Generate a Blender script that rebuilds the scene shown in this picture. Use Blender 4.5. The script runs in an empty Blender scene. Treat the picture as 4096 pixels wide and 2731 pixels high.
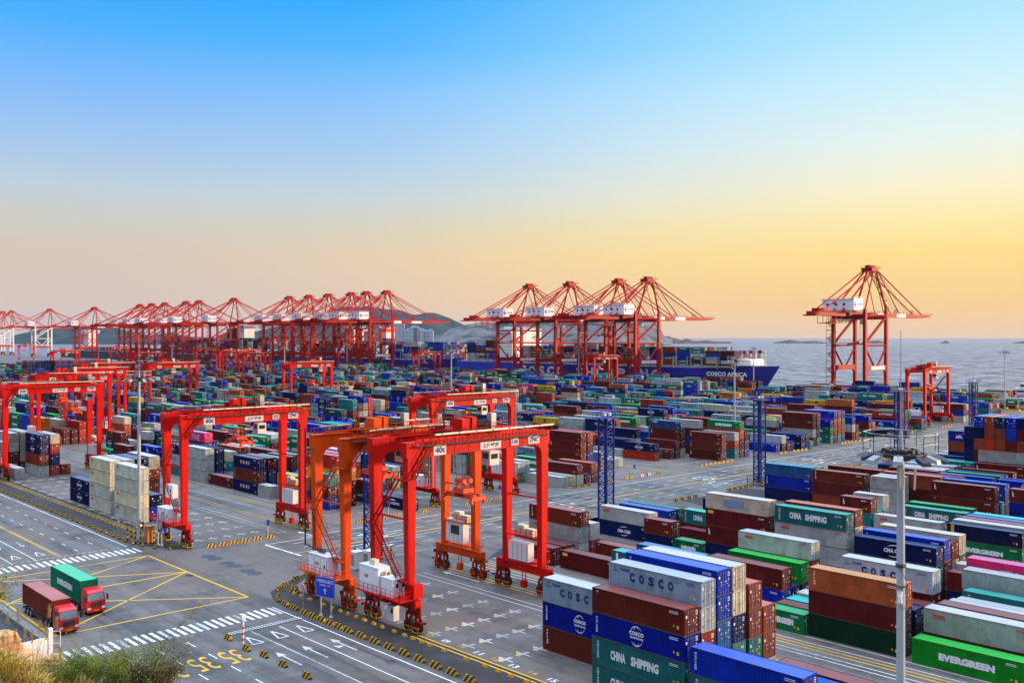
import bpy, math, random
import numpy as np
from mathutils import Vector, Matrix
random.seed(7)
R = math.radians
scene = bpy.context.scene
# ------------------------------------------------------------------ camera
F_PX, CAM_H, YAW = 3793.0, 37.8, R(46.75)          # focal length in pixels of a 4096 wide frame, metres, heading
cam = bpy.data.cameras.new('camera'); camo = bpy.data.objects.new('camera', cam)
scene.collection.objects.link(camo); scene.camera = camo
cam.sensor_width = 36.0; cam.lens = F_PX / 4096 * 36.0
cam.shift_y = -(1365.5 - 1350.0) / 4096        # level camera, horizon a little above the middle
camo.location = (0, 0, CAM_H)
camo.rotation_euler = (R(90), 0, YAW - R(90))
cam.clip_start = 0.5; cam.clip_end = 60000
FW = np.array([math.cos(YAW), math.sin(YAW)]); RT = np.array([math.sin(YAW), -math.cos(YAW)])
# ------------------------------------------------------------------ light and sky
SUN_AZ, SUN_EL = R(-38), R(7)
world = bpy.data.worlds.new('World'); scene.world = world; world.use_nodes = True
def lin(c):
    return tuple((v / 12.92 if v <= 0.04045 else ((v + 0.055) / 1.055) ** 2.4) for v in (x / 255.0 for x in c)) + (1.0,)
def build_world():
    nt = world.node_tree; nt.nodes.clear(); N = nt.nodes.new; L = nt.links.new
    out = N('ShaderNodeOutputWorld'); tc = N('ShaderNodeTexCoord')
    sep = N('ShaderNodeSeparateXYZ'); L(tc.outputs['Generated'], sep.inputs[0])
    def math_(op, a, b=None, clamp=False):
        n = N('ShaderNodeMath'); n.operation = op; n.use_clamp = clamp
        for i, v in enumerate((a, b)):
            if v is None: continue
            if isinstance(v, (int, float)): n.inputs[i].default_value = v
            else: L(v, n.inputs[i])
        return n.outputs[0]
    # azimuth: 0 left of the view .. 1 towards the sunset
    hx = math_('MULTIPLY', sep.outputs[0], float(RT[0])); hy = math_('MULTIPLY', sep.outputs[1], float(RT[1]))
    dotr = math_('ADD', hx, hy)
    az = math_('MULTIPLY', math_('ADD', dotr, 0.475), 1 / 0.95, True)
    el = math_('MULTIPLY', sep.outputs[2], 1 / 0.34, True)
    def ramp(stops):
        r = N('ShaderNodeValToRGB'); r.color_ramp.interpolation = 'EASE'; e = r.color_ramp.elements
        while len(e) > 1: e.remove(e[-1])
        e[0].position = stops[0][0]; e[0].color = lin(stops[0][1])
        for p, c in stops[1:]:
            k = e.new(p); k.color = lin(c)
        r.color_ramp.interpolation = 'LINEAR'
        L(el, r.inputs[0]); return r.outputs[0]
    left = ramp([(0, (197, 188, 198)), (.08, (213, 195, 187)), (.24, (215, 198, 184)), (.336, (206, 204, 196)), (.43, (190, 208, 222)), (.56, (160, 198, 240)), (.717, (122, 186, 252)), (.85, (76, 176, 254)), (1, (38, 168, 254))])
    mid = ramp([(0, (222, 198, 182)), (.08, (240, 204, 164)), (.24, (248, 216, 162)), (.336, (232, 218, 182)), (.43, (208, 220, 218)), (.56, (180, 215, 242)), (.717, (150, 208, 254)), (.85, (92, 191, 254)), (1, (44, 174, 254))])
    right = ramp([(0, (232, 200, 172)), (.08, (248, 204, 140)), (.24, (255, 222, 138)), (.336, (255, 236, 170)), (.43, (252, 242, 206)), (.56, (232, 246, 240)), (.717, (206, 242, 254)), (.85, (182, 234, 254)), (1, (162, 227, 254))])
    def mix(f, a, b):
        m = N('ShaderNodeMixRGB'); L(f, m.inputs[0]); L(a, m.inputs[1]); L(b, m.inputs[2]); return m.outputs[0]
    def smooth(v, a, b_):
        r = N('ShaderNodeMapRange'); r.interpolation_type = 'SMOOTHSTEP'; r.inputs[1].default_value = a; r.inputs[2].default_value = b_; L(v, r.inputs[0]); return r.outputs[0]
    col = mix(smooth(az, .3, 1.0), mix(smooth(az, 0, .75), left, mid), right)
    up = math_('MULTIPLY', math_('SUBTRACT', sep.outputs[2], 0.52), 2.4, True)
    zen = N('ShaderNodeRGB'); zen.outputs[0].default_value = (ZEN[0], ZEN[1], ZEN[2], 1)
    dotf = math_('ADD', math_('MULTIPLY', sep.outputs[0], float(FW[0])), math_('MULTIPLY', sep.outputs[1], float(FW[1])))
    front = math_('ADD', math_('MULTIPLY', math_('ADD', dotf, .35), .85, True), 0.0, True)       # the sky away from the sunset is dimmer
    dim = N('ShaderNodeMixRGB'); L(front, dim.inputs[0]); dim.inputs[1].default_value = (BACK[0], BACK[1], BACK[2], 1); L(col, dim.inputs[2]); col = dim.outputs[0]
    col = mix(up, col, zen.outputs[0])
    bg = N('ShaderNodeBackground'); L(col, bg.inputs[0]); bg.inputs[1].default_value = SKY_K
    sky = N('ShaderNodeTexSky'); sky.sky_type = 'NISHITA'; sky.sun_disc = False
    sky.sun_elevation = SUN_EL; sky.sun_rotation = math.pi / 2 - SUN_AZ
    bg2 = N('ShaderNodeBackground'); L(sky.outputs[0], bg2.inputs[0]); bg2.inputs[1].default_value = 0.002
    ad = N('ShaderNodeAddShader'); L(bg.outputs[0], ad.inputs[0]); L(bg2.outputs[0], ad.inputs[1]); L(ad.outputs[0], out.inputs[0])
ZEN = (2.9, 3.4, 4.3); SKY_K = 1.0; BACK = (.03, .05, .11)
build_world()
sun = bpy.data.lights.new('sun', 'SUN'); sun.energy = 5.0; sun.angle = R(3); sun.color = (1.0, 0.66, 0.38)
suno = bpy.data.objects.new('sun', sun); scene.collection.objects.link(suno)
suno.rotation_euler = Vector((math.cos(SUN_AZ) * math.cos(SUN_EL), math.sin(SUN_AZ) * math.cos(SUN_EL), math.sin(SUN_EL))).to_track_quat('Z', 'Y').to_euler()
vs = scene.view_settings; vs.view_transform = 'Standard'; vs.look = 'None'; vs.exposure = 0.0; vs.gamma = 1.0
scene.cycles.use_denoising = True; scene.cycles.max_bounces = 5; scene.cycles.diffuse_bounces = 2; scene.cycles.glossy_bounces = 2
scene.cycles.transparent_max_bounces = 4
# ------------------------------------------------------------------ helpers
COL = scene.collection
class MB:
    def __init__(s): s.v = []; s.f = []; s.m = []
    def quad(s, a, b, c, d, m=0):
        n = len(s.v); s.v += [tuple(a), tuple(b), tuple(c), tuple(d)]; s.f.append((n, n+1, n+2, n+3)); s.m.append(m)
    def poly(s, pts, m=0):
        n = len(s.v); s.v += [tuple(p) for p in pts]; s.f.append(tuple(range(n, n+len(pts)))); s.m.append(m)
    def hexa(s, p, m=0):
        n = len(s.v); s.v += [tuple(q) for q in p]
        for f in ((0,3,2,1),(4,5,6,7),(0,1,5,4),(1,2,6,5),(2,3,7,6),(3,0,4,7)):
            s.f.append(tuple(n+i for i in f)); s.m.append(m)
    def box(s, x0, x1, y0, y1, z0, z1, m=0):
        s.hexa([(x0,y0,z0),(x1,y0,z0),(x1,y1,z0),(x0,y1,z0),(x0,y0,z1),(x1,y0,z1),(x1,y1,z1),(x0,y1,z1)], m)
    def beam(s, p, q, w, h=None, w2=None, h2=None, m=0, up=(0,0,1)):
        p = Vector(p); q = Vector(q); h = w if h is None else h; w2 = w if w2 is None else w2; h2 = h if h2 is None else h2
        d = (q - p).normalized(); u = Vector(up)
        if abs(d.dot(u)) > .95: u = Vector((1,0,0)) if abs(d.x) < .9 else Vector((0,1,0))
        r = d.cross(u).normalized(); t = r.cross(d).normalized()
        A = [p - r*w/2 - t*h/2, p + r*w/2 - t*h/2, p + r*w/2 + t*h/2, p - r*w/2 + t*h/2]
        B = [q - r*w2/2 - t*h2/2, q + r*w2/2 - t*h2/2, q + r*w2/2 + t*h2/2, q - r*w2/2 + t*h2/2]
        s.hexa([A[0],A[3],A[2],A[1],B[0],B[3],B[2],B[1]], m)
    def tube(s, p, q, r, n=8, r2=None, m=0, cap=True):
        p = Vector(p); q = Vector(q); r2 = r if r2 is None else r2
        d = (q - p).normalized(); u = Vector((0,0,1)) if abs(d.z) < .9 else Vector((1,0,0))
        a = d.cross(u).normalized(); b = d.cross(a)
        k = len(s.v)
        for (c, rr) in ((p, r), (q, r2)):
            for i in range(n):
                t = 2*math.pi*i/n; s.v.append(tuple(c + a*math.cos(t)*rr + b*math.sin(t)*rr))
        for i in range(n):
            j = (i+1) % n; s.f.append((k+i, k+n+i, k+n+j, k+j)); s.m.append(m)
        if cap:
            s.f.append(tuple(k+i for i in range(n))); s.m.append(m)
            s.f.append(tuple(k+n+n-1-i for i in range(n))); s.m.append(m)
    def rail(s, pts, h=1.1, post=1.6, t=.05, m=0, mid=True):
        for a, b in zip(pts[:-1], pts[1:]):
            a = Vector(a); b = Vector(b); L = (b-a).length; k = max(1, int(L/post))
            for z in ((h, h*.5) if mid else (h,)):
                s.beam(a+Vector((0,0,z)), b+Vector((0,0,z)), t, m=m)
            for i in range(k+1):
                c = a.lerp(b, i/k); s.beam(c, c+Vector((0,0,h)), t, m=m)
    def stair(s, p, q, w=.8, side=(0,1,0), m=0, railh=1.0):
        p = Vector(p); q = Vector(q); sd = Vector(side)*w/2
        for e in (-1, 1):
            s.beam(p+sd*e, q+sd*e, .06, .22, m=m)
            if railh: 
                s.beam(p+sd*e+Vector((0,0,railh)), q+sd*e+Vector((0,0,railh)), .05, m=m)
                for i in range(5):
                    c = p.lerp(q, (i+.5)/5)+sd*e; s.beam(c, c+Vector((0,0,railh)), .04, m=m)
        n = max(3, int(abs(q.z-p.z)/.3))
        d = (q-p); dd = Vector((d.x, d.y, 0)).normalized()*.12
        for i in range(n):
            c = p.lerp(q, (i+.5)/n)
            s.quad(c-sd-dd, c+sd-dd, c+sd+dd, c-sd+dd, m)
    def mesh(s, name, mats):
        me = bpy.data.meshes.new(name); me.from_pydata(s.v, [], s.f)
        for mt in (mats if isinstance(mats, (list, tuple)) else [mats]): me.materials.append(mt)
        if any(s.m): me.polygons.foreach_set('material_index', s.m)
        me.update(); return me
    def build(s, name, mats, parent=None, loc=None):
        o = bpy.data.objects.new(name, s.mesh(name, mats)); COL.objects.link(o)
        if parent is not None: o.parent = parent
        if loc is not None: o.location = loc
        return o
def tag(o, label=None, cat=None, group=None, kind=None):
    if label: o['label'] = label
    if cat: o['category'] = cat
    if group: o['group'] = group
    if kind: o['kind'] = kind
    return o
def empty(name, loc, rz=0, label=None, cat=None, group=None):
    o = bpy.data.objects.new(name, None); COL.objects.link(o); o.location = loc; o.rotation_euler.z = rz
    o.empty_display_size = .1
    return tag(o, label, cat, group)
def inst(name, me, parent=None, loc=(0,0,0), color=None):
    o = bpy.data.objects.new(name, me); COL.objects.link(o); o.location = loc
    if parent is not None: o.parent = parent
    if color is not None: o.color = (*color, 1)
    return o
KIDS = {}
def copy_tree(o, parent=None, loc=None, rz=None, label=None):
    c = o.copy(); COL.objects.link(c)
    if parent is not None: c.parent = parent
    if loc is not None: c.location = loc
    if rz is not None: c.rotation_euler.z = rz
    if label: c['label'] = label
    for ch in KIDS.setdefault(o.name, list(o.children)): copy_tree(ch, c)
    return c
_tx = {}
def text_data(body, bold=0.0, spacing=1.0):
    key = (body, bold, spacing)
    if key not in _tx:
        c = bpy.data.curves.new('t', 'FONT'); c.body = body; c.size = 1; c.resolution_u = 2; c.offset = bold; c.space_character = spacing
        c.align_x = 'LEFT'; c.space_line = 0.95
        o = bpy.data.objects.new('t', c); COL.objects.link(o)
        dg = bpy.context.evaluated_depsgraph_get(); me = bpy.data.meshes.new_from_object(o.evaluated_get(dg))
        V = np.zeros(len(me.vertices)*3); me.vertices.foreach_get('co', V); V = V.reshape(-1, 3)
        Fc = [tuple(p.vertices) for p in me.polygons]
        bpy.data.objects.remove(o); bpy.data.curves.remove(c); bpy.data.meshes.remove(me)
        mn = V.min(0); mx = V.max(0)
        V = (V - mn) / (mx - mn + 1e-9); _tx[key] = (V[:, :2], Fc, (mx[0]-mn[0])/(mx[1]-mn[1]))
    return _tx[key]
def put_text(mb, body, org, right, up, w, h, m=0, bold=0.0, spacing=1.0):
    V, Fc, asp = text_data(body, bold, spacing)
    if h is None: h = w/asp
    if w is None: w = h*asp
    org = np.array(org, float); r = np.array(right, float)*w; u = np.array(up, float)*h
    P = org + V[:, :1]*r + V[:, 1:2]*u; k = len(mb.v)
    mb.v += [tuple(p) for p in P]; mb.f += [tuple(k+i for i in f) for f in Fc]; mb.m += [m]*len(Fc)
    return w
# ------------------------------------------------------------------ materials
def new_mat(name):
    m = bpy.data.materials.new(name); m.use_nodes = True
    return m, m.node_tree, m.node_tree.nodes['Principled BSDF']
def noise_mat(name, col, rough=.55, var=.25, scale=2.0, metal=0.0, coord='Object', stretch=(1,1,1), dirt=None, dirt_amt=.45, spec=.5, bump=0):
    m, nt, b = new_mat(name); N = nt.nodes.new; L = nt.links.new
    tc = N('ShaderNodeTexCoord'); mp = N('ShaderNodeMapping'); mp.inputs['Scale'].default_value = stretch; L(tc.outputs[coord], mp.inputs[0])
    n = N('ShaderNodeTexNoise'); n.inputs['Scale'].default_value = scale; n.inputs['Detail'].default_value = 6; n.inputs['Roughness'].default_value = .65
    L(mp.outputs[0], n.inputs[0])
    r = N('ShaderNodeValToRGB'); e = r.color_ramp.elements
    e[0].position = .3; e[0].color = tuple(c*(1-var) for c in col[:3])+(1,); e[1].position = .72; e[1].color = tuple(min(1, c*(1+var)) for c in col[:3])+(1,)
    L(n.outputs[0], r.inputs[0]); src = r.outputs[0]
    if dirt is not None:
        n2 = N('ShaderNodeTexNoise'); n2.inputs['Scale'].default_value = scale*.45; n2.inputs['Detail'].default_value = 8; n2.inputs['Roughness'].default_value = .7
        L(mp.outputs[0], n2.inputs[0])
        r2 = N('ShaderNodeMapRange'); r2.inputs[1].default_value = 1-dirt_amt; r2.inputs[2].default_value = 1-dirt_amt+.12; L(n2.outputs[0], r2.inputs[0])
        mx = N('ShaderNodeMixRGB'); L(r2.outputs[0], mx.inputs[0]); L(src, mx.inputs[1]); mx.inputs[2].default_value = (*dirt[:3], 1); src = mx.outputs[0]
    L(src, b.inputs['Base Color']); b.inputs['Roughness'].default_value = rough; b.inputs['Metallic'].default_value = metal
    b.inputs['Specular IOR Level'].default_value = spec
    if bump:
        bp = N('ShaderNodeBump'); bp.inputs['Strength'].default_value = bump; L(n.outputs[0], bp.inputs['Height']); L(bp.outputs[0], b.inputs['Normal'])
    return m
RED = noise_mat('crane_red_paint', (.66, .004, .001), .5, .25, .5, spec=.15, dirt=(.26, .010, .006), dirt_amt=.46, stretch=(1,1,.18))
ORG = noise_mat('crane_orange_paint', (.74, .075, .003), .5, .25, .5, spec=.15, dirt=(.36, .035, .006), dirt_amt=.47, stretch=(1,1,.25))
RED_SHADED = noise_mat('crane_shaded_red_paint', (.34, .006, .003), .6, .35, .8, spec=.1, dirt=(.08, .01, .006), dirt_amt=.47)  # darkened crane red, the shading of walkways and trolley put into the colour
ORG_SHADED = noise_mat('crane_shaded_orange_paint', (.50, .06, .006), .6, .35, .8, spec=.1, dirt=(.15, .03, .01), dirt_amt=.45)  # orange counterpart, shade likewise put into the colour
STSRED = noise_mat('quay_crane_red_paint', (.43, .008, .005), .5, .18, .15, spec=.15, dirt=(.24, .015, .01), dirt_amt=.42, stretch=(1,1,.3))
WHT = noise_mat('white_painted_steel', (.78, .80, .82), .5, .08, .6, dirt=(.5, .47, .42), dirt_amt=.36)
CREAM = noise_mat('cream_painted_steel', (.72, .66, .5), .5, .1, 1.0, dirt=(.45, .36, .22), dirt_amt=.38)
BLK = noise_mat('black_rubber', (.012, .012, .014), .8, .3, 3)
DARK = noise_mat('dark_machinery', (.03, .03, .035), .6, .4, 2, dirt=(.10, .04, .02))
GRY = noise_mat('galvanised_steel', (.36, .38, .40), .45, .15, 2, metal=.3)
LGRY = noise_mat('mast_grey_paint', (.44, .47, .52), .45, .1, .8, stretch=(1,1,.15), dirt=(.3,.3,.3), dirt_amt=.4)
YEL = noise_mat('yellow_paint', (.66, .34, .01), .5, .18, 2, dirt=(.25, .13, .02), dirt_amt=.42)
BLUE = noise_mat('blue_lattice_paint', (.004, .03, .24), .5, .2, 1, spec=.2)
SIGNB = noise_mat('blue_sign_face', (.0, .035, .55), .4, .05, 1)
TXW = noise_mat('white_lettering', (.80, .82, .84), .6, .06, 2)
TXB = noise_mat('blue_lettering', (.01, .07, .45), .6, .1, 2)
TXN = noise_mat('navy_lettering', (.006, .02, .16), .6, .1, 2)
TXR = noise_mat('red_lettering', (.75, .02, .015), .6, .1, 2)
TXK = noise_mat('black_lettering', (.015, .015, .02), .6, .1, 2)
TXY = noise_mat('yellow_lettering', (.8, .5, .02), .6, .1, 2)
BOXW = noise_mat('cabinet_white_paint', (.84, .87, .9), .45, .05, .8, dirt=(.55, .5, .45), dirt_amt=.33)
GLS, _nt, _b = new_mat('dark_glass'); _b.inputs['Base Color'].default_value = (.02, .035, .04, 1); _b.inputs['Roughness'].default_value = .08
def striped(name, c1, c2, period, axis=(1, 0, 1)):
    m, nt, b = new_mat(name); N = nt.nodes.new; L = nt.links.new
    tc = N('ShaderNodeTexCoord'); vm = N('ShaderNodeVectorMath'); vm.operation = 'DOT_PRODUCT'; vm.inputs[1].default_value = tuple(a/period for a in axis)
    L(tc.outputs['Object'], vm.inputs[0]); fr = N('ShaderNodeMath'); fr.operation = 'FRACT'; L(vm.outputs['Value'], fr.inputs[0])
    gt = N('ShaderNodeMath'); gt.operation = 'GREATER_THAN'; gt.inputs[1].default_value = .45; L(fr.outputs[0], gt.inputs[0])
    n = N('ShaderNodeTexNoise'); n.inputs['Scale'].default_value = 4; n.inputs['Detail'].default_value = 5; L(tc.outputs['Object'], n.inputs[0])
    mx = N('ShaderNodeMixRGB'); L(gt.outputs[0], mx.inputs[0]); mx.inputs[1].default_value = (*c1, 1); mx.inputs[2].default_value = (*c2, 1)
    m2 = N('ShaderNodeMixRGB'); m2.blend_type = 'MULTIPLY'; m2.inputs[0].default_value = .7
    r = N('ShaderNodeMapRange'); r.inputs[1].default_value = .35; r.inputs[2].default_value = .6; r.inputs[3].default_value = .5; L(n.outputs[0], r.inputs[0])
    L(mx.outputs[0], m2.inputs[1]); L(r.outputs[0], m2.inputs[2]); L(m2.outputs[0], b.inputs['Base Color']); b.inputs['Roughness'].default_value = .6
    return m
STRIPE = striped('black_yellow_stripes', (.62, .33, .008), (.016, .016, .016), .62, (0, 1, .55))
STRIPEX = striped('black_yellow_stripes_across', (.02, .02, .02), (.82, .45, .01), .6, (0, 1, .5))
STRIPEZ = striped('black_yellow_bands', (.02, .02, .02), (.82, .45, .01), .62, (0, 0, 1))
GUARD = striped('wheel_guard_stripes', (.02, .02, .02), (.85, .6, .01), .3, (0, 1, 1))
REDW = striped('red_white_stripes', (.7, .02, .01), (.8, .8, .8), .75, (0, 1, .5))
# container paint: the colour is the object's own colour
def container_mat(name, fade_sheen, attr=False):
    m, nt, b = new_mat(name); N = nt.nodes.new; L = nt.links.new
    if attr:
        oi = N('ShaderNodeAttribute'); oi.attribute_name = 'Col'; colr = oi.outputs['Color']; rnd = None
    else:
        oi = N('ShaderNodeObjectInfo'); colr = oi.outputs['Color']; rnd = oi.outputs['Random']
    tc = N('ShaderNodeTexCoord'); cs = tc.outputs['Object']
    if rnd is not None:
        ad = N('ShaderNodeVectorMath'); ad.operation = 'ADD'; sc_ = N('ShaderNodeVectorMath'); sc_.operation = 'SCALE'
        cb = N('ShaderNodeCombineXYZ'); L(rnd, cb.inputs[0]); L(rnd, cb.inputs[1]); L(rnd, cb.inputs[2]); L(cb.outputs[0], sc_.inputs[0]); sc_.inputs['Scale'].default_value = 91.0
        L(tc.outputs['Object'], ad.inputs[0]); L(sc_.outputs[0], ad.inputs[1]); cs = ad.outputs[0]
    n = N('ShaderNodeTexNoise'); n.inputs['Scale'].default_value = .6; n.inputs['Detail'].default_value = 6; n.inputs['Roughness'].default_value = .7; L(cs, n.inputs[0])
    mr = N('ShaderNodeMapRange'); mr.inputs[1].default_value = .3; mr.inputs[2].default_value = .7; mr.inputs[3].default_value = .80; mr.inputs[4].default_value = 1.1; L(n.outputs[0], mr.inputs[0])
    mu = N('ShaderNodeMixRGB'); mu.blend_type = 'MULTIPLY'; mu.inputs[0].default_value = 1; L(colr, mu.inputs[1]); L(mr.outputs[0], mu.inputs[2])
    src = mu.outputs[0]
    if not fade_sheen:      # squares of touched-up paint and dents
        vo = N('ShaderNodeTexVoronoi'); vo.distance = 'CHEBYCHEV'; vo.inputs['Scale'].default_value = .55; L(cs, vo.inputs[0])
        bw = N('ShaderNodeRGBToBW'); L(vo.outputs['Color'], bw.inputs[0])
        vr = N('ShaderNodeMapRange'); vr.inputs[1].default_value = .25; vr.inputs[2].default_value = .8; vr.inputs[3].default_value = .84; vr.inputs[4].default_value = 1.08; L(bw.outputs[0], vr.inputs[0])
        m3 = N('ShaderNodeMixRGB'); m3.blend_type = 'MULTIPLY'; m3.inputs[0].default_value = 1; L(src, m3.inputs[1]); L(vr.outputs[0], m3.inputs[2]); src = m3.outputs[0]
    if fade_sheen:
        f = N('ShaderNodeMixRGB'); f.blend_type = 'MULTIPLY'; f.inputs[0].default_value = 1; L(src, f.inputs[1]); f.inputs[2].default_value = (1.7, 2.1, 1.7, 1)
        f2 = N('ShaderNodeMixRGB'); f2.blend_type = 'ADD'; f2.inputs[0].default_value = 1; L(f.outputs[0], f2.inputs[1]); f2.inputs[2].default_value = (.012, .022, .030, 1); f3 = N('ShaderNodeMixRGB'); f3.blend_type = 'DARKEN'; f3.inputs[0].default_value = 1; L(f2.outputs[0], f3.inputs[1]); f3.inputs[2].default_value = (.46, .47, .48, 1); src = f3.outputs[0]     # bleached roofs, with sky sheen put into the colour
    mp = N('ShaderNodeMapping'); mp.inputs['Scale'].default_value = (3.2, 3.2, .45) if not fade_sheen else (2, .5, 2); L(cs, mp.inputs[0])
    n2 = N('ShaderNodeTexNoise'); n2.inputs['Scale'].default_value = 1.1; n2.inputs['Detail'].default_value = 9; n2.inputs['Roughness'].default_value = .78; L(mp.outputs[0], n2.inputs[0])
    r2 = N('ShaderNodeMapRange'); r2.inputs[1].default_value = .61; r2.inputs[2].default_value = .69; r2.inputs[4].default_value = .6; L(n2.outputs[0], r2.inputs[0])
    rs = N('ShaderNodeMixRGB'); L(r2.outputs[0], rs.inputs[0]); L(src, rs.inputs[1]); rs.inputs[2].default_value = (.16, .065, .025, 1)
    L(rs.outputs[0], b.inputs['Base Color']); b.inputs['Roughness'].default_value = .55 if not fade_sheen else .33
    b.inputs['Specular IOR Level'].default_value = .05 if not fade_sheen else 1.0
    return m
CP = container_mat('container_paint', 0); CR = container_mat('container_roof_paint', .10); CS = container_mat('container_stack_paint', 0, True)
FRM = noise_mat('container_wear_and_seam_shade', (.10, .05, .03), .6, .5, 3)  # worn corner castings, and the painted shade of seams between boxes
STK = noise_mat('white_sticker', (.75, .76, .78), .6, .1, 3)
# ------------------------------------------------------------------ setting: ground, sea, hills
def ground_mat():
    m, nt, b = new_mat('port_concrete'); N = nt.nodes.new; L = nt.links.new
    tc = N('ShaderNodeTexCoord'); P = tc.outputs['Object']
    def noise(scale, stretch=(1, 1, 1), det=6, rg=.6):
        mp = N('ShaderNodeMapping'); mp.inputs['Scale'].default_value = stretch; L(P, mp.inputs[0])
        n = N('ShaderNodeTexNoise'); n.inputs['Scale'].default_value = scale; n.inputs['Detail'].default_value = det; n.inputs['Roughness'].default_value = rg
        L(mp.outputs[0], n.inputs[0]); return n.outputs[0]
    def rng(v, a, b_, c, d):
        r = N('ShaderNodeMapRange'); 
        for i, k in enumerate((a, b_, c, d)): r.inputs[i+1].default_value = k
        L(v, r.inputs[0]); return r.outputs[0]
    def mul(a, b_, f=1.0):
        x = N('ShaderNodeMixRGB'); x.blend_type = 'MULTIPLY'; x.inputs[0].default_value = f; L(a, x.inputs[1]); L(b_, x.inputs[2]); return x.outputs[0]
    base = N('ShaderNodeRGB'); base.outputs[0].default_value = (.158, .146, .134, 1)
    c = mul(base.outputs[0], rng(noise(.06), .3, .7, .78, 1.15))
    c = mul(c, rng(noise(.5, (1, 1, 1), 8, .7), .35, .65, .85, 1.1))
    c = mul(c, rng(noise(.32, (1, .035, 1), 5, .6), .38, .56, .55, 1.06))       # tyre bands along the lanes
    c = mul(c, rng(noise(.25, (.05, 1, 1), 5, .6), .34, .55, .82, 1.04))
    tn = N('ShaderNodeMixRGB'); L(rng(noise(.045, (1, .7, 1), 7, .7), .46, .57, 0, .75), tn.inputs[0]); L(c, tn.inputs[1]); tn.inputs[2].default_value = (.185, .15, .118, 1); c = tn.outputs[0]
    c = mul(c, rng(noise(.13, (.8, 1, 1), 4, .75), .34, .46, .62, 1.0))
    c = mul(c, rng(noise(7, (1, .1, 1), 4, .6), .3, .6, .86, 1.05))
    bt = N('ShaderNodeTexBrick'); mp = N('ShaderNodeMapping'); mp.inputs['Rotation'].default_value = (0, 0, R(90)); L(P, mp.inputs[0]); L(mp.outputs[0], bt.inputs[0])
    bt.offset = 0; bt.inputs['Color1'].default_value = (.93, .93, .93, 1); bt.inputs['Color2'].default_value = (1.06, 1.06, 1.05, 1); bt.inputs['Mortar'].default_value = (.55, .53, .5, 1)
    bt.inputs['Scale'].default_value = 1; bt.inputs['Mortar Size'].default_value = .035; bt.inputs['Brick Width'].default_value = 5.6; bt.inputs['Row Height'].default_value = 4.1
    c = mul(c, bt.outputs[0], .75)
    st = N('ShaderNodeMixRGB'); L(rng(noise(.9, (1, .6, 1), 9, .75), .60, .68, 0, .6), st.inputs[0]); L(c, st.inputs[1]); st.inputs[2].default_value = (.06, .055, .055, 1)
    L(st.outputs[0], b.inputs['Base Color']); b.inputs['Roughness'].default_value = .62
    b.inputs['Specular IOR Level'].default_value = .4
    bp = N('ShaderNodeBump'); bp.inputs['Strength'].default_value = .15; L(noise(6), bp.inputs['Height']); L(bp.outputs[0], b.inputs['Normal'])
    return m
GM = ground_mat()
g = MB(); g.box(-200, 623.5, -200, 3200, -9, 0); tag(g.build('ground', GM), kind='structure')
ASPH = noise_mat('dark_asphalt', (.036, .031, .030), .8, .4, .35, dirt=(.075, .066, .06), dirt_amt=.42)
a = MB()
def sheet(mb, pts, z=.004, m=0): mb.poly([(x, y, z) for x, y in pts], m)
isl = [(67.9, -60), (72.2, -60), (74.0, 60), (74.0, 127), (80.5, 132.6), (79.3, 133.2), (74, 130.2), (70.4, 127.3), (68.6, 123.2), (67.9, 118)]
sheet(a, isl)
isl2 = [(67.9, 600), (67.9, 176), (68.6, 172.6), (70.4, 168.4), (72.6, 164.6), (75.0, 163.2), (75.4, 176), (74.2, 600)]
sheet(a, isl2)
sheet(a, [(108, 121), (150, 121), (150, 133), (128, 133)]); 
for x in (142, 176, 213, 277, 352): sheet(a, [(x, 123), (x+32, 123), (x+30, 133.6), (x+4, 133.6)])
tag(a.build('asphalt_strip', ASPH), kind='structure')
def sea_mat():
    m, nt, b = new_mat('sea_water'); N = nt.nodes.new; L = nt.links.new
    tc = N('ShaderNodeTexCoord'); g_ = N('ShaderNodeNewGeometry')
    b.inputs['Base Color'].default_value = (.035, .05, .085, 1); b.inputs['Roughness'].default_value = .16; b.inputs['IOR'].default_value = 1.33
    def noise(scale, st, det):
        mp = N('ShaderNodeMapping'); mp.inputs['Scale'].default_value = st; mp.inputs['Rotation'].default_value = (0, 0, R(20)); L(g_.outputs['Position'], mp.inputs[0])
        n = N('ShaderNodeTexNoise'); n.inputs['Scale'].default_value = scale; n.inputs['Detail'].default_value = det; n.inputs['Roughness'].default_value = .62; n.inputs['Distortion'].default_value = .4
        L(mp.outputs[0], n.inputs[0]); return n.outputs[0]
    n1 = noise(.075, (1, .6, 1), 10); n2 = noise(.015, (1, .5, 1), 6)
    b1 = N('ShaderNodeBump'); b1.inputs['Distance'].default_value = 9.0; b1.inputs['Strength'].default_value = 1.0; L(n1, b1.inputs['Height'])
    b2 = N('ShaderNodeBump'); b2.inputs['Distance'].default_value = 12.0; b2.inputs['Strength'].default_value = .5; L(n2, b2.inputs['Height']); L(b1.outputs[0], b2.inputs['Normal'])
    L(b2.outputs[0], b.inputs['Normal']); b.inputs['Roughness'].default_value = .35; b.inputs['Specular IOR Level'].default_value = .5
    r = N('ShaderNodeMapRange'); r.inputs[1].default_value = .42; r.inputs[2].default_value = .62; L(n1, r.inputs[0])
    mx = N('ShaderNodeMixRGB'); L(r.outputs[0], mx.inputs[0]); mx.inputs[1].default_value = (.02, .025, .05, 1); mx.inputs[2].default_value = (.38, .35, .39, 1); L(mx.outputs[0], b.inputs['Base Color'])  # pale wave highlights and dark troughs painted into the base colour
    return m
w = MB(); w.quad((-30000, -30000, -4.5), (45000, -30000, -4.5), (45000, 45000, -4.5), (-30000, 45000, -4.5))
w.box(-30000, 45000, -30000, 45000, -60, -50)
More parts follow.
